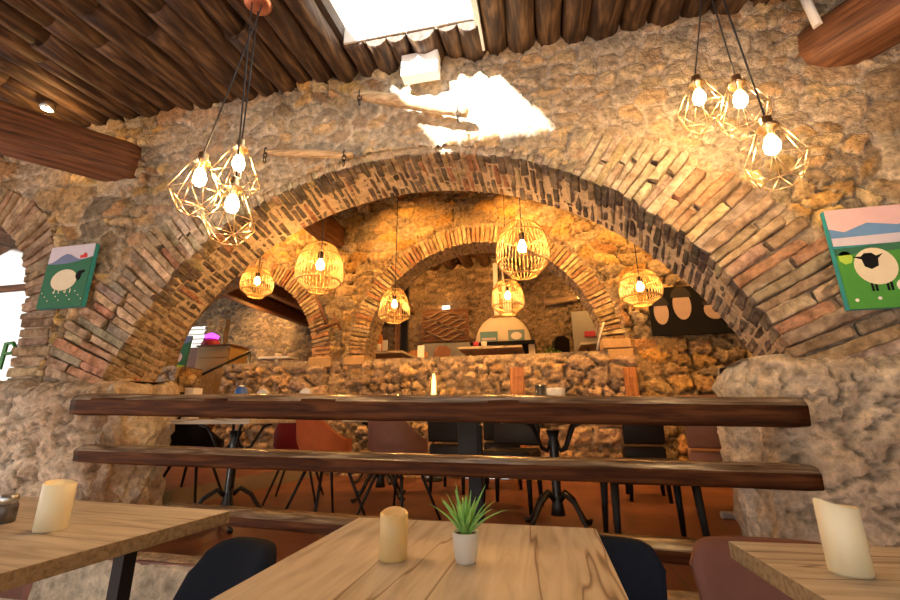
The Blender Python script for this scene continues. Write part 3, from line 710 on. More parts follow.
# succulent
p = atZ(466, 562, .76); t = thing('potted_succulent', 'small spiky green plant in a white pot on the centre table', 'plant', (p.x, p.y, .76))
bm = bmesh.new(); lathe(bm, [(.021, 0), (.0225, .003), (.027, .03), (.0295, .06), (.0295, .064), (.027, .064), (.026, .055), (.001, .054)], 28); obj('pot', bm, MT['pot'], t, True)
bm = bmesh.new(); lathe(bm, [(.0265, .052), (.0255, .058), (.001, .060)], 20); obj('soil', bm, MT['soil'], t)
rnd = random.Random(2)
for k in range(26):
    bm = bmesh.new(); a = k*2.4; tier = k/26; lean = 1.15*(1-tier)+.15; L = .068+.045*rnd.random()+.012*tier; w = .0075
    pts = []; N = 7; d = Vector((math.cos(a), math.sin(a), 0)); s = Vector((-math.sin(a), math.cos(a), 0)); prev = None; q = d*.004+Vector((0, 0, .056)); el = PI/2-lean*.55
    for i in range(N):
        f = i/(N-1); ww = w*(1-f**1.6)+.0003; up = d*-math.sin(el)+Vector((0, 0, math.cos(el)))
        cur = [bm.verts.new(q+s*ww), bm.verts.new(q-up*ww*.5), bm.verts.new(q-s*ww), bm.verts.new(q+up*ww*.25)]
        if prev:
            for j in range(4): bm.faces.new((prev[j], prev[(j+1) % 4], cur[(j+1) % 4], cur[j]))
        prev = cur; q = q+(d*math.cos(el)+Vector((0, 0, math.sin(el))))*L/(N-1); el -= lean*.09
    obj('leaf', bm, MT['leaf'], t, True)
t.scale = (1.12, 1.12, 1.05)

# ================================================================== NEAR CHAIRS
def velvet_chair(label, loc, rz, mat, bw=.44, bh=.86, group=None, lean=.07):
    """upholstered chair, front is local -Y"""
    t = thing('upholstered_chair', label, 'chair', loc, rz)
    bm = bmesh.new(); N = 14; Mx = 12; g = []
    for side in (0, 1):
        rows = []
        for j in range(Mx+1):
            z = .40+(bh-.40)*j/Mx; row = []
            for i in range(N+1):
                u = -1+2*i/N; rc = .07
                hw = bw/2*(.86+.14*min(1, (z-.40)/.3)); zt = z
                if j == Mx: zt = z-.0
                x = u*hw; edge = max(0, abs(x)-(hw-rc)); top = 0
                if edge > 0: top = rc-math.sqrt(max(0, rc*rc-edge*edge))
                zz = min(zt, bh-top); y = .2+lean*(z-.4)/.45-.05*u*u
                th = .035*(1-.5*abs(u)**4)*(1-.4*(j/Mx)**6); row.append(bm.verts.new((x, y+(th if side else -th), zz)))
            rows.append(row)
        g.append(rows)
    for rows in g:
        for a, b in zip(rows, rows[1:]):
            for i in range(N): bm.faces.new((a[i], a[i+1], b[i+1], b[i]))
    A, B = g
    for i in range(N):
        bm.faces.new((A[0][i], A[0][i+1], B[0][i+1], B[0][i])); bm.faces.new((A[-1][i], A[-1][i+1], B[-1][i+1], B[-1][i]))
    for j in range(Mx):
        for k in (0, N): bm.faces.new((A[j][k], A[j+1][k], B[j+1][k], B[j][k]))
    obj('backrest', bm, mat, t, True)
    bm = bmesh.new(); box(bm, -.22, .22, -.24, .2, .40, .48, .03); obj('seat', bm, mat, t, True)
    for sx in (-1, 1):
        for sy in (-1, 1):
            bm = bmesh.new(); tube(bm, [(sx*.15, sy*.15, .40), (sx*.22, sy*.22, 0)], [.014, .009], 8); obj('leg', bm, MT['black'], t)
    return t
def face_to(px, py, Y): v = atY(px, py, Y); return v
velvet_chair('dark navy chair between the left and centre tables', (-1.04, .96, 0), math.radians(-16), MT['navy'], .30, .72, lean=.28)
velvet_chair('dark navy chair behind the right end of the centre table', (.13, 1.37, 0), math.radians(-2), MT['navy'], .40, .715)
velvet_chair('rose brown velvet chair tucked at the right table', (.63, 1.37, 0), math.radians(0), MT['rose'], .44, .73)

# ================================================================== INNER ROOM FURNITURE
def shell_chair(label, loc, rz, mat, group=None, high=.80):
    """moulded tub chair on four slanting metal legs; front is local -Y"""
    t = thing('tub_chair', label, 'chair', loc, rz, group)
    bm = bmesh.new(); nu, nv = 20, 12; rows = []
    for j in range(nv+1):
        v = j/nv; row = []
        for i in range(nu+1):
            a = PI*(-.08)+PI*1.16*i/nu       # from right arm round the back to the left arm
            back = max(0, math.sin(a)); r = .17+.06*min(1, v*2.2)
            zz = .42+(high-.42)*(v**1.1)*(.42+.58*back**1.5)
            row.append(bm.verts.new((r*1.05*math.cos(a), r*.95*math.sin(a)+.05*v*back, zz)))
        rows.append(row)
    for a, b in zip(rows, rows[1:]):
        for i in range(nu): bm.faces.new((a[i], a[i+1], b[i+1], b[i]))
    bmesh.ops.solidify(bm, geom=bm.faces[:], thickness=.022)
    obj('shell', bm, mat, t, True)
    bm = bmesh.new(); box(bm, -.2, .2, -.22, .19, .40, .455, .02); obj('seat', bm, mat, t, True)
    for sx in (-1, 1):
        for sy in (-1, 1):
            bm = bmesh.new(); tube(bm, [(sx*.10, sy*.10, .41), (sx*.23, sy*.23, 0)], [.013, .009], 8); obj('leg', bm, MT['black'], t)
    return t
def parson(label, loc, rz, mat, group=None, back=True, w=.44, bh=.92, lm='black'):
    t = thing('dining_chair', label, 'chair', loc, rz, group)
    bm = bmesh.new(); box(bm, -w/2, w/2, -.22, .2, .36, .48, .025); obj('seat', bm, mat, t, True)
    if back:
        bm = bmesh.new(); box(bm, -w/2, w/2, .17, .23, .50, bh, .02)
        for v in bm.verts: v.co.y += .12*max(0, v.co.z-.48)
        obj('backrest', bm, mat, t, True)
    for sx in (-1, 1):
        for sy in (-1, 1):
            bm = bmesh.new(); x = sx*(w/2-.03); tube(bm, [(x, sy*.17, .38), (x+sx*.015, sy*.2, 0)], [.026, .017], 8); obj('leg', bm, MT[lm], t)
    return t
def iron_table(label, loc, rz=0, w=.7, d=.7, mat='oakx', group=None, square=True):
    """bistro table on a cast iron pedestal with scrolled feet and brackets"""
    t = thing('bistro_table', label, 'table', loc, rz, group)
    bm = bmesh.new(); box(bm, -w/2, w/2, -d/2, d/2, .715, .75, .006); obj('tabletop', bm, MT[mat], t)
    bm = bmesh.new(); lathe(bm, [(.05, .10), (.04, .16), (.032, .2), (.032, .52), (.045, .56), (.03, .6), (.05, .66)], 16); obj('column', bm, MT['iron'], t, True)
    for k in range(4):
        a = PI/4+k*PI/2; dx, dy = math.cos(a), math.sin(a)
        bm = bmesh.new(); pr = [(.03, .2), (.08, .24), (.16, .19), (.22, .10), (.27, .03), (.32, .015), (.34, .03)]
        tube(bm, [(dx*r, dy*r, z) for r, z in pr], [.02, .018, .016, .015, .015, .02, .012], 8); obj('foot', bm, MT['iron'], t)
        bm = bmesh.new(); pr = [(.03, .56), (.07, .52), (.12, .54), (.16, .62), (.20, .69), (.26, .71)]
        tube(bm, [(dx*r, dy*r, z) for r, z in pr], .011, 8); obj('bracket', bm, MT['iron'], t)
    return t
Z1 = F1Z
shell_chair('black tub chair behind the left end of the rails', (-3.02, 3.35, Z1), math.radians(190), MT['leather'])
iron_table('oak topped bistro table beside the black tub chair', (-2.36, 3.02, Z1), 0, .66, .6)
shell_chair('red tub chair between the two left bistro tables', (-2.36, 3.95, Z1), math.radians(200), MT['red'])
shell_chair('bright orange velvet tub chair behind the rails', (-1.66, 3.2, Z1), math.radians(150), MT['orange'], high=.86)
shell_chair('mauve brown tub chair right of the orange one', (-1.11, 3.3, Z1), math.radians(160), MT['mauve'], high=.86)
iron_table('dark pedestal bistro table behind the orange chair', (-1.6, 4.2, Z1), .3, .7, .7)
parson('black leather chair directly behind the dark post in the middle', (-.3, 3.98, Z1), math.radians(-12), MT['leather'])
iron_table('cast iron bistro table with a glass and bowl on it', (.06, 3.28, Z1), 0, .7, .7)
parson('black upholstered seat with no back, right of the iron table', (.62, 3.1, Z1), math.radians(3), MT['leather'], back=False, w=.52)
parson('small dark leather chair by the stone wall on the right', (.93, 4.65, Z1), math.radians(175), MT['leather'], w=.36)
parson('reddish brown chair nearest the right pier', (1.36, 4.12, Z1), math.radians(165), MT['mauve'], w=.34)
parson('black chair between the mauve chair and the dark post', (-.98, 4.75, Z1), math.radians(170), MT['leather'], w=.4)
parson('black chair near the stone parapet, just left of the cast iron table', (-.48, 5.1, Z1), math.radians(185), MT['leather'], w=.4)
iron_table('far bistro table against the low stone parapet', (-2.0, 5.2, Z1), 0, .7, .5)
# black square post of the stand in the middle
t = thing('coat_stand', 'tall dark wooden post with a broad head behind the rails', 'stand', (-.47, 3.0, Z1))
obj('post', boxes((-.04, .05, -.04, .04, 0, .7), bev=.006), MT['black'], t); obj('head', boxes((-.11, .04, -.05, .05, .46, .74), bev=.02), MT['leather'], t); obj('base', boxes((-.12, .13, -.12, .12, 0, .03), bev=.006), MT['black'], t)

# things on the inner tables (they show just above the top rail)
TZ = Z1+.75
def tumbler(label, loc, r=.035, h=.1):
    bm = bmesh.new(); lathe(bm, [(r*.8, 0), (r, h), (r-.003, h), (r*.8-.003, .008), (.001, .008)], 20); o = obj('glass_tumbler', bm, MT['glass'], smooth=True); o.location = loc; return tag(o, label, 'glass')
v = atY(541, 394, 3.3); tumbler('clear glass tumbler just above the top rail, right of centre', (v.x, v.y, TZ), .045, .235)
v = atY(556, 394, 3.3); bm = bmesh.new(); lathe(bm, [(.05, 0), (.06, .02), (.062, .12), (.068, .13), (.068, .21), (.06, .21), (.05, .03), (.001, .03)], 24); o = obj('white_canister', bm, MT['pot'], smooth=True); o.location = (v.x+.0, v.y, TZ); tag(o, 'white ceramic canister standing right beside the glass tumbler', 'canister')
v = atY(188, 389, 3.2)
bm = bmesh.new(); box(bm, -.03, .05, -.05, .05, 0, .245, .004); o = obj('cream_box', bm, MT['napkin']); o.location = (v.x+.24, 3.0, TZ); tag(o, 'small cream box above the left part of the top rail', 'box')
t = thing('water_bottle', 'blue plastic bottle standing just above the top rail at left', 'bottle', (-2.50, 3.2, TZ)); bm = bmesh.new(); lathe(bm, [(.035, 0), (.05, .02), (.052, .16), (.05, .24), (.03, .262)], 16); obj('bottle_body', bm, MT['blue'], t, True)
bm = bmesh.new(); lathe(bm, [(.02, .262), (.02, .275)], 12); obj('cap', bm, MT['white'], t)
for x, lab in ((-2.36, 'folded paper napkin showing above the top rail, beside the blue bottle'), (-1.95, 'white folded napkin above the rail below the brick pillar')):
    bm = bmesh.new(); poly(bm, [(-.06, 0), (.06, 0), (.045, .23), (0, .25), (-.05, .22)], -.02, .02); o = obj('paper_napkin', bm, MT['napkin']); o.location = (x, 3.3, TZ); tag(o, lab, 'napkin')
# black bin left
v = atY(167, 420, 3.35); t = thing('ice_bucket_stand', 'grey blue bucket with a black rim on a thin stand by the left pier', 'bucket', (v.x, 3.35, Z1))
bm = bmesh.new(); lathe(bm, [(.07, .60), (.10, .92)], 24); obj('bucket', bm, MT['greyblue'], t, True); bm = bmesh.new(); lathe(bm, [(.10, .92), (.14, .93), (.15, .96), (.13, .99)], 24); obj('rim', bm, MT['black'], t, True)
bm = bmesh.new(); lathe(bm, [(.10, 0), (.10, .015), (.012, .02), (.012, .61)], 16); obj('stand', bm, MT['black'], t)
v = atZ(733, 519, Z1); o = obj('foil_wrapper', boxes((-.06, .06, -.03, .03, 0, .05), bev=.015), plain('pale_blue_foil', (.35, .42, .55), .3)); o.location = (v.x-.02, v.y, Z1); tag(o, 'small pale blue wrapper on the tiles by the right pier', 'wrapper')
# posts and small lamp at the parapet
def board(px0, py0, px1, py1, label, nm, lab):
    a = atY(px0, py0, W2-.1); b = atY(px1, py1, W2-.1); bm = bmesh.new(); box(bm, a.x, b.x, W2-.19, W2-.13, F1Z, a.z, .012)
    for k in range(3): box(bm, a.x+.03, b.x-.03, W2-.198, W2-.188, a.z-.12-k*.1, a.z-.09-k*.1)
    return tag(obj(nm, bm, MT['pine']), lab, 'post')
board(510, 368, 525, 396, '', 'wooden_post', 'plain orange wooden post standing against the stone parapet, near centre')
board(622, 368, 638, 396, '', 'wooden_post', 'carved orange wooden post at the right end of the parapet')
t = thing('glowing_vase', 'small glowing glass lamp in front of the stone parapet', 'lamp', (-1.37, W2-.3, Z1)); bm = bmesh.new(); lathe(bm, [(.02, 1.0), (.03, 1.05), (.028, 1.2), (.012, 1.3)], 16); obj('glass_body', bm, MT['ember'], t, True)
bm = bmesh.new(); lathe(bm, [(.12, 0), (.12, .02), (.015, .03), (.015, 1.0)], 16); obj('stand', bm, MT['black'], t)

# ================================================================== LIGHTS IN THE ROOM
def diamond_cage(parent, off):
    c = Vector(off); bm = bmesh.new(); r1, z1 = .034, -.045; r2, z2 = .108, -.21; r3, z3 = .062, -.285; w = .0019
    A = [c+Vector((r1*math.cos(k*PI/3), r1*math.sin(k*PI/3), z1)) for k in range(6)]
    B = [c+Vector((r2*math.cos(k*PI/3), r2*math.sin(k*PI/3), z2)) for k in range(6)]
    D = [c+Vector((r3*math.cos((k+.5)*PI/3), r3*math.sin((k+.5)*PI/3), z3)) for k in range(6)]
    for k in range(6):
        j = (k+1) % 6
        for a, b in ((A[k], A[j]), (A[k], B[k]), (B[k], B[j]), (B[k], D[k]), (B[j], D[k]), (D[k], D[j])): tube(bm, [a, b], w, 6)
    cage = obj('cage', bm, MT['copper'], parent)
    bm = bmesh.new(); lathe(bm, [(.012, .0), (.02, -.006), (.022, -.04), (.034, -.05), (.034, -.056), (.018, -.062), (.018, -.085)], 18, c); obj('socket', bm, MT['copper'], cage, True)
    bm = bmesh.new(); lathe(bm, [(.012, -.085), (.020, -.10), (.027, -.125), (.024, -.148), (.012, -.162), (.002, -.166)], 18, c); obj('bulb', bm, MT['bulb'], cage, True)
def cluster(label, can, tops, group):
    can = Vector(can); t = thing('cage_pendant', label, 'pendant lamp', can, 0, group)
    bm = bmesh.new(); lathe(bm, [(.075, 0), (.075, -.012), (.06, -.03), (.01, -.034)], 32); obj('canopy', bm, MT['canopy'], t, True)
    for k, tp in enumerate(tops):
        v = Vector(tp)-can; a = Vector((.03*math.cos(k*2.1), .03*math.sin(k*2.1), -.03))
        bm = bmesh.new(); tube(bm, [a, v], .0038, 8); obj('cord', bm, MT['cord'], t); diamond_cage(t, v)
    return t
def adepth(px, py, D):
    d = ray(px, py); return Vector(CAM+d*D/(d@FW))
cn = adepth(258, 2, 2.35)
cluster('left cluster of three copper wire cage lamps near the dark beam', cn, [adepth(204, 153, 1.87), adepth(242, 140, 1.98), adepth(236, 178, 1.80)], 'copper cage pendant clusters')
cn = adepth(706, -40, 2.0); cn.z = cz(cn.y)-.03
cluster('right cluster of three copper wire cage lamps before the stone wall', cn, [adepth(695, 76, 2.05), adepth(735, 76, 1.88), adepth(765, 117, 1.62)], 'copper cage pendant clusters')

def rattan(label, px, py0, py1, wpx, D, prof, ceil, group='rattan basket pendants'):
    """prof: (radius fraction, height fraction) from the top"""
    top = adepth(px, py0, D); h = (py1-py0)/FPX*D*1.03; R = wpx/FPX*D/2
    t = thing('rattan_pendant', label, 'pendant lamp', top, 0, group)
    P = [(r*R, -z*h) for r, z in prof]; bm = bmesh.new(); n = 40
    # smooth profile
    Q = []
    for i in range(len(P)-1):
        for s in range(4):
            f = s/4; p0 = P[max(i-1, 0)]; p1 = P[i]; p2 = P[i+1]; p3 = P[min(i+2, len(P)-1)]
            Q.append(tuple(.5*(2*p1[q]+(p2[q]-p0[q])*f+(2*p0[q]-5*p1[q]+4*p2[q]-p3[q])*f*f+(3*p1[q]-p0[q]-3*p2[q]+p3[q])*f**3) for q in (0, 1)))
    Q.append(P[-1])
    for k in range(n):
        a = 2*PI*k/n; tube(bm, [(r*math.cos(a), r*math.sin(a), z) for r, z in Q], .0034*R/.2, 5)
    sh = obj('basket_shade', bm, MT['rattan'], t)
    for i in sorted({0, 2, len(P)-3, len(P)-1}):
        r, z = P[i]; bm = bmesh.new(); tube(bm, [(r*math.cos(2*PI*k/36), r*math.sin(2*PI*k/36), z) for k in range(36)], .006*R/.2, 6, closed=True); obj('hoop', bm, MT['rattan'], sh)
    bm = bmesh.new(); tube(bm, [(0, 0, -h*.2), (0, 0, ceil-top.z)], .004, 8); obj('cord', bm, MT['cord'], t)
    bm = bmesh.new(); lathe(bm, [(.018, -h*.18), (.022, -h*.2), (.022, -h*.33)], 14); obj('socket', bm, MT['black'], t)
    zc = -h*.33; s = R/.2
    bm = bmesh.new(); lathe(bm, [(.012, zc), (.026*s, zc-.03*s), (.034*s, zc-.055*s), (.026*s, zc-.085*s), (.004, zc-.095*s)], 16); obj('bulb', bm, MT['bulb2'], t, True)
    return t
big = [(.30, 0), (.62, .06), (.86, .25), (.97, .45), (1, .6), (.93, .78), (.55, .97), (.5, 1)]
bell = [(.35, 0), (.55, .04), (.78, .25), (.93, .48), (1, .72), (.93, .86), (.5, .98), (.45, 1)]
flat = [(.28, 0), (.62, .08), (.86, .28), (1, .52), (.98, .68), (.9, .8), (.5, .97), (.45, 1)]
rattan('largest rattan basket lamp hanging in front of the inner arch crown', 521, 224, 277, 52, 3.4, big, 4.4)
rattan('small rattan lamp hanging in front of the white chimney hood', 507, 281, 314, 32, 4.7, big, 4.4)
rattan('rattan lamp hanging before the left leg of the inner arch', 395, 290, 322, 31, 4.6, bell, 4.4)
rattan('large rattan lamp left of the inner arch beside the brown beam', 322, 244, 292, 46, 3.4, flat, 4.4)
rattan('rattan dome lamp hanging beside the dark poster', 638, 271, 305, 40, 3.9, flat, 4.4)
rattan('leftmost rattan dome lamp behind the large arch', 259, 268, 297, 31, 4.2, flat, 4.4)
# ceiling spotlight
sp_ = atZ(47, 109, 3.33); t = thing('ceiling_spotlight', 'round glowing spotlight between the ceiling logs, upper left', 'spotlight', sp_)
bm = bmesh.new(); lathe(bm, [(.045, .05), (.045, 0), (.035, -.004), (.033, .01)], 24); obj('housing', bm, MT['steel'], t, True); bm = bmesh.new(); lathe(bm, [(.034, -.002), (.02, -.008), (.001, -.01)], 24); obj('lens', bm, MT['spot'], t, True)
def lamp(kind, loc, energy, col, size=.05, target=None, angle=60, name='light'):
    L = bpy.data.lights.new(name, kind); L.energy = energy; L.color = col
    if kind in ('POINT', 'SPOT'): L.shadow_soft_size = size
    o = bpy.data.objects.new(name, L); C.objects.link(o); o.location = loc
    if kind == 'SPOT': L.spot_size = math.radians(angle); L.spot_blend = .7
    if target is not None: o.rotation_euler = (Vector(target)-Vector(loc)).to_track_quat('-Z', 'Y').to_euler()
    return o
WARM = (1, .46, .11)
for x, e_ in ((-3.9, 50), (-1.9, 45), (-.2, 60), (1.6, 55)):
    lamp('SPOT', (x, 4.6, 4.15), e_*3.2, WARM, .05, (x+.1, 5.7, 2.9), 120)
lamp('POINT', (sp_.x+.05, sp_.y, sp_.z-.12), 3.5, (1, .55, .2), .03)
lamp('POINT', (-.9, 7.6, 4.0), 90, WARM, .1)
lamp('POINT', (1.2, 8.6, 3.8), 40, WARM, .1)
lamp('SPOT', (-6.6, 8.6, 3.6), 110, (1, .55, .2), .05, (-7.0, 9.6, 2.9), 120)
lamp('POINT', (-5.6, 7.2, 2.9), 14, WARM, .1)
lamp('POINT', (-2.6, 8.6, 3.9), 30, WARM, .1)

# ================================================================== THINGS ON THE FIRST WALL
def sheep_canvas(label, c0, w, h, tex, yb=2.25):
    t = thing('sheep_painting', label, 'painting', (c0[0], yb, c0[1])); obj('canvas', boxes((-w/2, w/2, -.03, .0, -h/2, h/2), bev=.002), MT['teal'], t); return t
def paint(name, col): return plain(name, col, .85, spec=.1, noise=.08, nscale=25)
PC = dict(sky=paint('paint_sky', (.62, .58, .66)), pink=paint('paint_pink', (.72, .5, .52)), hill=paint('paint_hill', (.18, .22, .36)), green=paint('paint_green', (.05, .17, .10)), bgreen=paint('paint_bright_green', (.08, .30, .055)), fleece=paint('paint_fleece', (.74, .66, .48)), blk=paint('paint_black', (.010, .010, .011)), red=paint('paint_red', (.6, .06, .05)), bhill=paint('paint_blue_hill', (.15, .30, .55)), white=paint('paint_white', (.85, .8, .75)), yel=paint('paint_lime', (.4, .6, .08)))
def P_(t, name, pts, k, lvl):
    bm = bmesh.new(); poly(bm, pts, -.0305-.0012*lvl, -.0295); return obj(name, bm, PC[k], t)
w, h = .40, .47; t = sheep_canvas('canvas of one sheep facing right on green, left of the arch', (-3.285, 2.085), w, h, 0)
P_(t, 'painted_sky', [(-w/2, .10), (w/2, .13), (w/2, h/2), (-w/2, h/2)], 'sky', 1)
P_(t, 'painted_hill', [(-w/2, .09)]+[(-w/2+w*k/10, .10+.065*math.exp(-((k-4)/2.2)**2)+.02*k/10) for k in range(11)]+[(w/2, .09)], 'hill', 2)
P_(t, 'painted_field', [(-w/2, -h/2), (w/2, -h/2), (w/2, .135)]+[(w/2-w*k/10, .135-.035*(k/10)-.02*math.sin(k/10*PI)) for k in range(1, 11)], 'green', 3)
P_(t, 'painted_sheep', ell(-.01, -.03, .115, .08), 'fleece', 4)
P_(t, 'painted_head', [(.09, .0), (.11, .03), (.16, .035), (.165, .02), (.14, .01), (.135, -.03), (.115, -.045), (.095, -.02)], 'blk', 5)
for k, x in enumerate((-.07, -.03, .03, .07)): P_(t, 'painted_leg', [(x-.004, -.10), (x+.004, -.10), (x+.004, -.13), (x-.004, -.13)], 'fleece', 4)
P_(t, 'painted_house', [(.09, .13), (.15, .13), (.15, .15), (.13, .17), (.11, .15), (.09, .15)], 'red', 4)
for k in range(12): P_(t, 'painted_flower', ell(-.18+.033*k, -.12-.03*((k*7) % 3), .005, .005, 8), 'fleece', 4)
w, h = .72, .50; t = sheep_canvas('canvas of a white sheep with lambs on bright green, right wall', (1.77, 1.815), w, h, 0)
P_(t, 'painted_sky', [(-w/2, .07), (w/2, .07), (w/2, h/2), (-w/2, h/2)], 'pink', 1)
P_(t, 'painted_hill', [(-w/2, .06), (w/2, .06), (w/2, .19), (.10, .20), (-.08, .15), (-.2, .17), (-.3, .13), (-w/2, .15)], 'bhill', 2)
P_(t, 'painted_water', [(-w/2, .06), (w/2, .06), (w/2, .12), (.0, .11), (-w/2, .10)], 'sky', 3)
P_(t, 'painted_field', [(-w/2, -h/2), (w/2, -h/2), (w/2, .09), (-.1, .06), (-w/2, .045)], 'bgreen', 4)
P_(t, 'painted_shore', [(-w/2, .045), (-.1, .06), (w/2, .09), (w/2, .06), (.0, .03), (-w/2, .01)], 'green', 5)
P_(t, 'painted_bush', ell(-.325, .0, .03, .035, 7), 'yel', 5)
P_(t, 'painted_sheep', ell(-.215, -.05, .085, .09), 'fleece', 6)
P_(t, 'painted_head', [(-.30, .0), (-.265, .0), (-.25, .015), (-.22, .015), (-.205, .0), (-.175, .01), (-.2, -.015), (-.205, -.05), (-.235, -.065), (-.26, -.05), (-.265, -.015)], 'blk', 7)
for x in (-.25, -.235, -.19, -.175): P_(t, 'painted_leg', [(x-.005, -.13), (x+.005, -.13), (x+.005, -.17), (x-.005, -.17)], 'blk', 5)
for x, z in ((-.115, -.15), (-.04, -.13)):
    P_(t, 'painted_lamb', ell(x, z, .042, .035, 16), 'white', 6)
    for q in (-.015, .012): P_(t, 'painted_leg', [(x+q-.004, z-.03), (x+q+.004, z-.03), (x+q+.004, z-.055), (x+q-.004, z-.055)], 'blk', 5)
rnd = random.Random(5)
for k in range(34):
    x = rnd.uniform(-.33, .33); z = rnd.uniform(-.22, .02)
    if abs(x+.19) < .17 and abs(z+.07) < .13: continue
    P_(t, 'painted_flower', ell(x, z, .008, .008, 8), 'white', 5)

# wooden tool handles chained to the wall, emergency light box
def pole_on_wall(p0, p1, Y, r, label, bulge=0):
    a = atY(*p0, Y); b = atY(*p1, Y); t = thing('wooden_tool_handle', label, 'tool', a, 0)
    n = 12; pts = [Vector((b-a)*k/n)+Vector((0, 0, bulge*math.sin(k/n*PI))) for k in range(n+1)]
    bm = bmesh.new(); tube(bm, pts, [r*(.75+.35*math.sin((k/n)*PI)) for k in range(n+1)], 14); obj('shaft', bm, MT['pale'], t, True)
    for f in (.06, .93):
        c_ = (b-a)*f; bm = bmesh.new()
        for q in range(3):
            zc = -q*.035; cc = c_+Vector((0, -r*.6, zc)); tube(bm, [cc+Vector(((.014*math.cos(2*PI*k/14)) if q % 2 else 0, 0 if q % 2 else .012*math.cos(2*PI*k/14), .024*math.sin(2*PI*k/14))) for k in range(14)], .0035, 6, closed=True)
        obj('chain', bm, MT['iron'], t)
    return t
pole_on_wall((262, 152), (352, 155), 2.19, .026, 'short turned wooden roller hung on the wall above the arch, left')
pole_on_wall((355, 95), (467, 113), 2.19, .040, 'long worn wooden yoke hung on the wall below the skylight', .01)
a = atY(405, 60, 2.2); b = atY(438, 77, 2.2); t = thing('emergency_light', 'white box shaped emergency light on the wall under the skylight', 'light fitting', ((a.x+b.x)/2, 2.205, (a.z+b.z)/2), 0)
obj('housing', boxes((-.125, .125, -.055, .03, -.085, .085), bev=.006), MT['white'], t); obj('diffuser', boxes((-.115, .115, -.06, -.054, -.075, .075), bev=.002), plain('white_diffuser', (.9, .9, .88), .4, noise=.02), t)
# white pipe beside the right beam
bm = bmesh.new(); a = atY(800, -12, 2.2); b = atY(818, 26, 2.2); tube(bm, [a, b], .022, 12); tag(obj('white_conduit', bm, MT['white']), 'short pale conduit on the wall above the right beam', 'pipe')

# far-left window: bright glazing with green lettering, frame bar
o = struct(obj('window_2', boxes((-5.5, -3.4, 2.62, 2.65, 1.2, 2.95)), MT['glass']))
struct(obj('window_2_frame', boxes((-5.5, -3.4, 2.58, 2.62, 2.16, 2.21), (-3.98, -3.93, 2.58, 2.63, 1.2, 2.2), (-5.5, -3.4, 2.56, 2.66, 1.22, 1.30)), MT['beam']))
bm = bmesh.new(); a = atY(0, 352, 2.56); x0 = a.x; z0 = a.z
box(bm, x0-.0, x0+.035, 2.57, 2.585, z0-.14, z0+.08)
tube(bm, [(x0+.02, 2.577, z0+.07), (x0+.09, 2.577, z0+.075), (x0+.125, 2.577, z0+.035), (x0+.10, 2.577, z0-.01), (x0+.02, 2.577, z0-.015)], .014, 6)
tag(obj('window_lettering', bm, MT['green']), 'green letter P on the bright window at the left edge', 'lettering')

# ================================================================== SECOND WALL DECOR
# dark canvas with pale oval shapes (generic)
a = atY(646, 283, W2-.12); b = atY(729, 333, W2-.12)
t = thing('dark_poster', 'large black canvas with pale oval shapes on the right stone wall', 'poster', (a.x, W2-.12, b.z)); Wp = 1.22; Hp = .62
obj('canvas', boxes((0, Wp, 0, .03, 0, Hp), bev=.003), PC['blk'], t)
for x, z, rx, rz in ((.13, .30, .085, .16), (.38, .38, .105, .19), (.74, .30, .12, .12)):
    bm = bmesh.new(); poly(bm, ell(x, z, rx, rz), -.004, .001); o = obj('pale_oval', bm, plain('poster_oval', (.40, .30, .25), .7, noise=.15, nscale=8), t)
    bm = bmesh.new(); poly(bm, [q for q in ell(x, z+rz*.5, rx*1.12, rz*.75, 24) if q[1] > z+rz*.35], -.007, .001); obj('dark_cap', bm, plain('poster_dark', (.018, .014, .012), .7), t)
# T shaped tool hanging on the pillar between arches
YT = W2-.12
t = thing('hanging_hoe', 'old wooden tool with a cross bar hanging on the brick pillar', 'tool', (0, 0, 0))
bm = bmesh.new(); tube(bm, [atY(316, 296, YT), atY(327, 325, YT)], .025, 8); obj('handle', bm, MT['beam'], t)
bm = bmesh.new(); tube(bm, [atY(316, 331, YT), atY(338, 322, YT)], .03, 8); obj('crossbar', bm, MT['beam'], t)
bm = bmesh.new(); tube(bm, [atY(333, 313, YT), atY(341, 330, YT)], .018, 8); obj('prong', bm, MT['beam'], t)
# rope at right springer
bm = bmesh.new(); tube(bm, [atY(604, 322, W2-.08), atY(600, 335, W2-.06), atY(597, 350, W2-.08)], .012, 6); tag(obj('rope', bm, MT['napkin']), 'short pale rope hanging at the right foot of the inner arch', 'rope')

# ================================================================== UPPER ROOM
def up_table(label, px0, px1, py, Y, depth, legs=True):
    a = atY(px0, py, Y); b = atY(px1, py, Y); z = a.z; t = thing('cafe_table', label, 'table', (a.x, Y, F2Z)); w = b.x-a.x; h = z-F2Z
    obj('tabletop', boxes((0, w, 0, depth, h-.04, h), bev=.004), MT['oakx'], t)
    for lx in (.12, w-.12):
        bm = bmesh.new(); tube(bm, [(lx, depth*.5, h-.04), (lx+(.1 if lx < w/2 else -.1), depth*.5, h*.5), (lx, depth*.5, 0)], .02, 6); obj('leg', bm, MT['steel'], t)
    return t, z
t1, zt1 = up_table('dark edged cafe table on the upper floor, at left behind the parapet', 355, 402, 352, 6.3, .8)
t2, zt2 = up_table('oak cafe table on the upper floor before the white hood', 458, 522, 347, 6.6, .8)
t3, zt3 = up_table('oak cafe table on the upper floor by the right door', 581, 612, 342, 6.7, .7)
def simple(name, bm, mat, label, cat, loc=(0, 0, 0), group=None, smooth=False):
    o = obj(name, bm, mat, None, smooth); o.location = loc; return tag(o, label, cat, group)
def cup(label, px, Y, z, mat='pot', r=.035, h=.1, nm='cup'):
    v = atY(px, 345, Y); bm = bmesh.new(); lathe(bm, [(r*.8, 0), (r, h), (r-.005, h), (r*.7, .01), (.001, .01)], 16); return simple(nm, bm, MT[mat], label, nm, (v.x, Y, z), smooth=True)
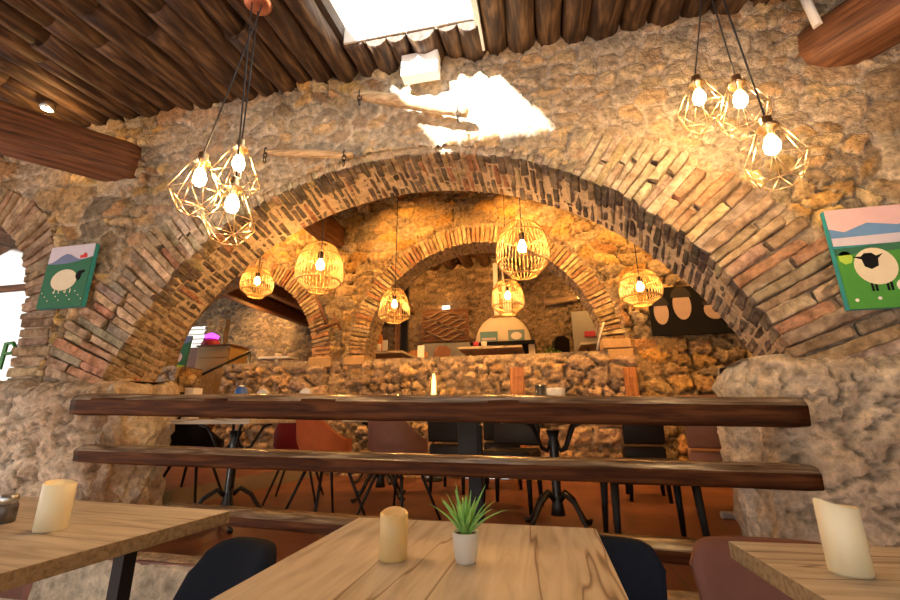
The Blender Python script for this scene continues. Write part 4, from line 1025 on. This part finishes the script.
cup('dark blue cup on the left upper table', 372, 6.4, zt1, 'blue', .05, .11); cup('white cup at the middle of the left upper table', 379, 6.4, zt1, 'pot', .04, .13)
simple('menu_stand', boxes((-.04, .04, -.01, .01, 0, .2), bev=.003), MT['napkin'], 'white menu card standing on the left upper table', 'menu', (atY(384, 345, 6.4).x, 6.45, zt1))
simple('menu_card', boxes((-.05, .05, -.01, .01, 0, .42), bev=.003), MT['napkin'], 'white card standing on the parapet before the grey doors', 'menu', (atY(420, 350, W2+.2).x, W2+.25, 1.895-.2))
cup('small red cup on the upper table before the hood', 476, 6.8, zt2, 'redcloth', .05, .1); cup('small white cup beside the red cup on the upper table', 484, 6.8, zt2, 'pot', .05, .1)
# terracotta jar and pots left
v = atY(371, 350, 7.6); bm = bmesh.new(); lathe(bm, [(.15, 0), (.2, .1), (.24, .6), (.22, 1.2), (.22, 1.25), (.17, 1.35), (.2, 1.4)], 24); simple('clay_jar', bm, plain('orange_clay', (.5, .17, .04), .7), 'tall orange clay jar behind the left upper table', 'jar', (v.x, 7.6, F2Z), smooth=True)
t = thing('picture_card', 'small orange and yellow framed picture leaning at the left upper table', 'picture', (atY(361, 345, 6.4).x, 6.5, zt1)); obj('frame', boxes((-.09, .09, -.01, .01, 0, .24), bev=.004), plain('orange_paint', (.7, .2, .03), .6), t); obj('image', boxes((-.06, .03, -.014, -.008, .04, .15)), plain('yellow_paint', (.8, .6, .1), .6), t)
# chairs of the upper room
def bent_chair(label, px, Y, rz, mat, h=1.0):
    v = atY(px, 350, Y); t = thing('wooden_chair', label, 'chair', (v.x, Y, F2Z), rz)
    bm = bmesh.new(); poly(bm, [(-.2, .48), (.2, .48), (.24, h-.02), (.1, h+.03), (-.1, h), (-.2, h-.1)], .18, .22); obj('backrest', bm, mat, t)
    obj('seat', boxes((-.21, .21, -.2, .22, .43, .48), bev=.01), mat, t)
    for sx in (-1, 1):
        for sy in (-1, 1): obj('leg', boxes((sx*.18-.018, sx*.18+.018, sy*.18-.018, sy*.18+.018, 0, .44)), mat, t)
    return t
bent_chair('orange wooden chair with curved back in the upper room, left', 418, 7.64, .5, MT['pine'], .98)
bent_chair('striped red wooden chair left of the upper oak table', 452, 6.65, 1.2, MT['mauve'], .86)
bent_chair('brown narrow chair before the hood', 522, 7.75, 1.4, MT['beam'], .95)
bent_chair('dark red chair leaning left of the right upper table', 571, 7.2, .9, MT['leather'], 1.05)
# bush
v = atY(550, 350, 6.7); t = thing('leafy_plant', 'low bushy green plant behind the parapet, right of centre', 'plant', (v.x, 6.7, F2Z)); bm = bmesh.new(); lathe(bm, [(.12, 0), (.16, .5)], 16); obj('planter', bm, MT['beam'], t)
bm = bmesh.new(); rnd = random.Random(9)
for k in range(420):
    a = rnd.uniform(0, 2*PI); r = rnd.uniform(0, .2)**.9; z = .5+rnd.uniform(0, .3)*(1-r*2); c_ = Vector((r*1.15*math.cos(a), r*math.sin(a), z)); s = rnd.uniform(.015, .03)
    d1 = Vector((rnd.uniform(-1, 1), rnd.uniform(-1, 1), rnd.uniform(-.5, 1))).normalized()*s; d2 = d1.cross(Vector((0, 0, 1))).normalized()*s*.6
    bm.faces.new([bm.verts.new(q) for q in (c_-d1, c_+d2, c_+d1, c_-d2)])
obj('foliage', bm, MT['plantleaf'], t)
# fireplace with white domed hood
a = atY(475, 350, 9.0); b = atY(532, 350, 9.0); cx = (atY(502, 320, 9.2).x); t = thing('fireplace', 'white domed fireplace hood with a wooden ring and dark mantel', 'fireplace', (cx, 9.25, F2Z))
zb = atY(502, 343, 9.0).z-F2Z; ztp = atY(502, 314, 9.0).z-F2Z; Rw = (b.x-a.x)/2*1.02; H = ztp-zb
bm = bmesh.new(); lathe(bm, [(Rw*math.cos(q)**.9 if q < 1.5 else .01, zb+H*1.05*math.sin(q)) for q in np.linspace(0, 1.28, 12)], 40); 
for vv in bm.verts: vv.co.y *= .45
obj('hood', bm, MT['cream'], t, True)
bm = bmesh.new(); tube(bm, [(.21*math.cos(2*PI*k/30), .12*math.sin(2*PI*k/30)-.05, ztp-.02) for k in range(30)], .03, 8, closed=True); obj('wooden_ring', bm, MT['tan'], t)
obj('mantel', boxes((-Rw*1.05, Rw*1.12, -.5, .2, zb-.07, zb), bev=.01), MT['black'], t)
obj('hearth', boxes((-Rw*1.0, -Rw*.8, -.4, .2, 0, zb-.07), (Rw*.9, Rw*1.1, -.4, .2, 0, zb-.07)), MT['cream'], t); obj('firebox', boxes((-Rw*.8, Rw*.9, .0, .2, 0, zb-.07)), MT['black'], t)
obj('flue', boxes((-.17, -.07, .0, .1, ztp-.1, 3.2)), MT['white'], t); obj('flue', boxes((.03, .22, .0, .1, ztp-.1, 3.2)), MT['white'], t)
def small_pic(label, px0, px1, py0, py1, col, face):
    Y = 8.72; a = atY(px0, py0, Y); b = atY(px1, py1, Y); w = b.x-a.x; h = a.z-b.z; t = thing('small_picture', label, 'picture', (a.x, Y, F2Z+zb)); h = max(.2, a.z-(F2Z+zb))
    obj('canvas', boxes((0, w, 0, .02, 0, h)), plain('pic_'+face, col, .6, noise=.2, nscale=8), t)
    if face == 'face': bm = bmesh.new(); poly(bm, ell(w/2, h*.42, w*.33, h*.36), -.006, .001); obj('pale_disc', bm, PC['white'], t)
    else: obj('pale_strip', boxes((w*.1, w*.9, -.004, .001, h*.1, h*.35)), PC['sky'], t)
small_pic('small blue picture standing on the mantel, left one', 480, 498, 332, 344, (.14, .32, .38), 'sea'); small_pic('small picture with a pale round face, right on the mantel', 508, 525, 330, 343, (.2, .3, .33), 'face')
# doors and wood panel on the back wall
a = atY(423, 344, WB-.1); b = atY(470, 362, WB-.1)
struct(obj('door_1', boxes((a.x, (a.x+b.x)/2-.01, WB-.13, WB-.08, F2Z, a.z), ((a.x+b.x)/2+.01, b.x, WB-.13, WB-.08, F2Z, a.z), bev=.005), MT['grey']))
a2 = atY(423, 311, WB-.1); t = thing('carved_panel', 'dark driftwood relief panel above the grey double door', 'relief panel', (a2.x, WB-.12, a.z+.03)); w = b.x-a.x; h = a2.z-a.z-.03
bm = bmesh.new(); box(bm, 0, w, -.03, .03, 0, h, .01); obj('board', bm, MT['beam'], t)
for k in range(9):
    bm = bmesh.new(); y0 = h*(.12+.09*k); tube(bm, [(w*.05+w*.9*i/12, -.05, y0+.07*math.sin(i*.7+k*1.3)) for i in range(13)], .025, 6); obj('driftwood_ridge', bm, MT['handle'], t)
s_ = atY(446, 308, WB-.1); simple('exit_light', boxes((-.09, .09, -.03, .03, -.05, .05), bev=.008), plain('white_lit_box', (.9, .9, .85), .4, emis=(1, .95, .8), es=2.0), 'small white glowing box above the driftwood panel', 'light', s_)
a = atY(571, 312, WB-.1); b = atY(603, 312, WB-.1); o = struct(obj('door_2', boxes((a.x, b.x+.5, WB-.13, WB-.08, F2Z, a.z), bev=.005), MT['grey']))
s_ = atY(590, 334, WB-.15); simple('red_door_sign', boxes((-.11, .11, -.01, .01, -.06, .06), bev=.003), MT['redcloth'], 'small red sign on the grey door at right', 'sign', s_)
a = atY(544, 303, WB-.2); b = atY(577, 298, WB-.2); tag(beam('wall_log', a, b, .12, .14, MT['handle'], 44, round_=.1, nz=.1), 'gnarled driftwood log mounted on the far wall at right', 'log')
t = thing('wall_lamp', 'tiny glowing wall lamp at the end of the driftwood log', 'lamp', atY(579, 297, WB-.2)); bm = bmesh.new(); lathe(bm, [(.02, -.04), (.045, 0), (.02, .05), (.002, .06)], 12); obj('bulb', bm, MT['ember'], t, True); obj('bracket', boxes((-.015, .015, 0, .2, -.06, -.03)), MT['black'], t)
# orange slatted screen and black post
a = atY(397, 272, 7.4); b = atY(410, 318, 7.4); t = thing('slatted_screen', 'tall orange slatted wooden screen at the left of the upper room', 'screen', (a.x, 7.4, F2Z))
for k in range(5): obj('slat', boxes((k*.055, k*.055+.03, 0, .03, 0, 3.0)), MT['pine'], t)
a = atY(401, 320, 7.2); b = atY(407, 320, 7.2); simple('black_post', boxes((0, b.x-a.x, 0, .1, 0, 2.9)), MT['black'], 'slim black post behind the upper left table', 'post', (a.x, 7.2, F2Z))

# ================================================================== LEFT BAY: stairs, cabinet, handrail, beams
def lump_wall(name, x0, x1, y0, y1, z0, z1, seed, lab=None):
    us = np.arange(x0, x1+.03, .03); zs = np.arange(z0, z1+.03, .03); U, V = np.meshgrid(us, zs, indexing='ij')
    d, c_, st, e_ = rubble(U, V, .2, .13, seed, amp=.07, pal=[(.5, .42, .33), (.4, .3, .22), (.58, .5, .4), (.45, .3, .2)], mortar=(.38, .32, .25))
    struct(grid_obj(name, np.stack([U, y0-d, V], -1), np.ones((len(us)-1, len(zs)-1), bool), c_, MT['stone']))
    struct(obj(name+'_core', boxes((x0, x1, y0, y1, z0, z1)), MT['core']))
a = atY(150, 368, 5.3); b = atY(174, 390, 5.3); lump_wall('wall_stair', -6.3, b.x, 5.3, 5.7, F1Z, a.z, 610)
plane_wall('wall_stair_end', 'x', b.x+.02, 5.3, 5.7, F1Z, a.z, .2, .13, 640, res=.025, sgn=1, pal=[(.5, .38, .25), (.4, .3, .2), (.45, .28, .15)])
struct(obj('floor_stairs', boxes(*[(-7.0, -4.8, W2+.3+k*.28, 7.6, F1Z, F1Z+.2*(k+1)) for k in range(5)]), MT['tile']))
v0 = atY(198, 347, 7.0); v1 = atY(225, 390, 7.0); t = thing('drawer_cabinet', 'tan wooden cabinet with a drawer beside the stairs', 'cabinet', (v0.x, 7.0, F2Z)); w = v1.x-v0.x; h = v0.z-F2Z
obj('body', boxes((0, w, 0, .5, 0, h), bev=.008), MT['tan'], t); obj('drawer', boxes((.04, w-.04, -.02, .0, h-.22, h-.05), bev=.005), MT['tan'], t); obj('door', boxes((.04, w-.04, -.02, .0, .05, h-.26), bev=.005), MT['tan'], t); obj('top', boxes((-.02, w+.02, -.03, .52, h, h+.03), bev=.005), MT['beam'], t); obj('side_panel', boxes((-.3, -.01, .02, .5, 0, h), bev=.005), MT['mauve'], t)
v = atY(207, 343, 7.1); t = thing('lit_ornament', 'purple glowing ornament on top of the tan cabinet', 'ornament', (v.x, 7.2, F2Z+h+.03)); bm = bmesh.new(); lathe(bm, [(.16, 0), (.18, .05), (.12, .16)], 20); obj('base', bm, MT['redcloth'], t, True); bm = bmesh.new(); lathe(bm, [(.12, .17), (.14, .22), (.03, .28)], 20); obj('glow', bm, MT['purple'], t, True)
# big painting of a pink sheep
a = atY(164, 335, 6.4); b = atY(197, 370, 6.4); w = .60; t = thing('pink_sheep_painting', 'canvas with a pink shape on green leaning before the cabinet', 'painting', (a.x-.05, 6.4, a.z-.68)); t.rotation_euler = (-.12, 0, 0)
obj('canvas', boxes((0, w, 0, .03, 0, .66), bev=.003), PC['green'], t)
bm = bmesh.new(); poly(bm, [(0, 0), (w, 0), (w, .10), (.3, .14), (0, .10)], -.004, .001); obj('painted_grass', bm, PC['yel'], t)
bm = bmesh.new(); poly(bm, ell(.33, .25, .17, .12), -.006, .001); obj('painted_animal', bm, PC['pink'], t)
bm = bmesh.new(); poly(bm, [(0, .4), (w, .55), (w, .66), (0, .66)], -.004, .001); obj('painted_sky', bm, PC['hill'], t)
struct(obj('floor_landing', boxes((-7.2, -5.9, 5.9, 6.8, F1Z, t.location.z)), MT['handle']))
# handrail
a = atY(182, 384, 5.6); b = atY(250, 352, 6.3); t = thing('stair_handrail', 'thin dark handrail rising from left to the parapet end', 'handrail', (0, 0, 0))
bm = bmesh.new(); tube(bm, [a, b], .022, 8); obj('rail', bm, MT['iron'], t)
bm = bmesh.new(); tube(bm, [b, (b.x, b.y, 1.5)], .018, 8); obj('post', bm, MT['steel'], t)
bm = bmesh.new(); tube(bm, [a, (a.x, a.y, F1Z)], .018, 8); obj('post', bm, MT['iron'], t)
# wall with stone behind, roof beams of the bay
for k, q0 in enumerate(((222, 288), (262, 284))):
    a = atY(*q0, 6.25)
    tag(beam('bay_beam', (a.x, 6.2, a.z), (a.x, 9.5, a.z+.02), .2, .26, MT['beamy'], 50+k), ['orange brown beam under the left bay arch, the lower one', 'brown beam under the left bay arch, nearer the brick pillar'][k], 'beam')
a = atY(222, 288, 6.25); struct(obj('ceiling_bay', boxes((a.x-.1, -2.9, 6.2, 9.55, a.z+.14, a.z+.2)), MT['beamy']))
# pier in the bay
a = atY(208, 318, 8.2); b = atY(228, 345, 8.2)
plane_wall('wall_bay_pier', 'y', 8.2, a.x, a.x+.5, F2Z, 3.3, .25, .14, 700, res=.04, amp=.05)
struct(obj('wall_bay_pier_core', boxes((a.x, a.x+.49, 8.22, 8.35, F2Z, 3.3)), MT['core']))
# white shelf sign with a small cream post in the bay
a = atY(252, 358, 6.2); b = atY(284, 355, 6.2); t = thing('service_shelf', 'white shelf on a short cream support behind the parapet, left', 'shelf', (a.x, 6.35, F2Z)); w = b.x-a.x
obj('board', boxes((0, w, 0, .3, a.z-F2Z, a.z-F2Z+.04), bev=.004), MT['white'], t); obj('support', boxes((w*.48, w*.6, .05, .15, 0, a.z-F2Z+.1), bev=.004), MT['cream'], t)
# louvred bright window of the bay
a = atY(188, 317, WB-.1); b = atY(216, 338, WB-.1)
struct(obj('window_3', boxes(*[(-9.4, -8.3, WB-.02, WB, 2.75+.13*k, 2.79+.13*k) for k in range(6)]), MT['white']))

# ================================================================== LIGHT
wd = bpy.data.worlds.new('world'); scn.world = wd; wd.use_nodes = True; n = wd.node_tree.nodes; l = wd.node_tree.links
bg = n['Background']; bg.inputs['Color'].default_value = (1.0, .96, .88, 1); bg.inputs['Strength'].default_value = 1.1
S = bpy.data.lights.new('sun', 'SUN'); S.energy = 26; S.angle = math.radians(2.5); S.color = (1, .96, .9)
so = bpy.data.objects.new('sun', S); C.objects.link(so)
sd = Vector((.85, 2.1, -1.0)); so.rotation_euler = sd.to_track_quat('-Z', 'Y').to_euler(); so.location = (-2, -2, 6)

for pre, g in (('tub_chair', 'tub chairs in the inner room'), ('dining_chair', 'dining chairs in the inner room'), ('bistro_table', 'pedestal bistro tables behind the rails'), ('fence_rail', 'dark plank rails across the arch'),
               ('dining_table', 'light oak tables in the foreground'), ('upholstered_chair', 'velvet chairs at the oak tables'), ('candle', 'pillar candles on the oak tables'), ('cafe_table', 'tables on the upper floor'),
               ('wooden_chair', 'chairs on the upper floor'), ('paper_napkin', 'folded napkins above the top rail'), ('wooden_tool_handle', 'tool handles hung on the wall'), ('wooden_post', 'wooden posts at the parapet')):
    for o in list(C.objects):
        if o.parent is None and o.name.split('.')[0] == pre and 'group' not in o: o['group'] = g
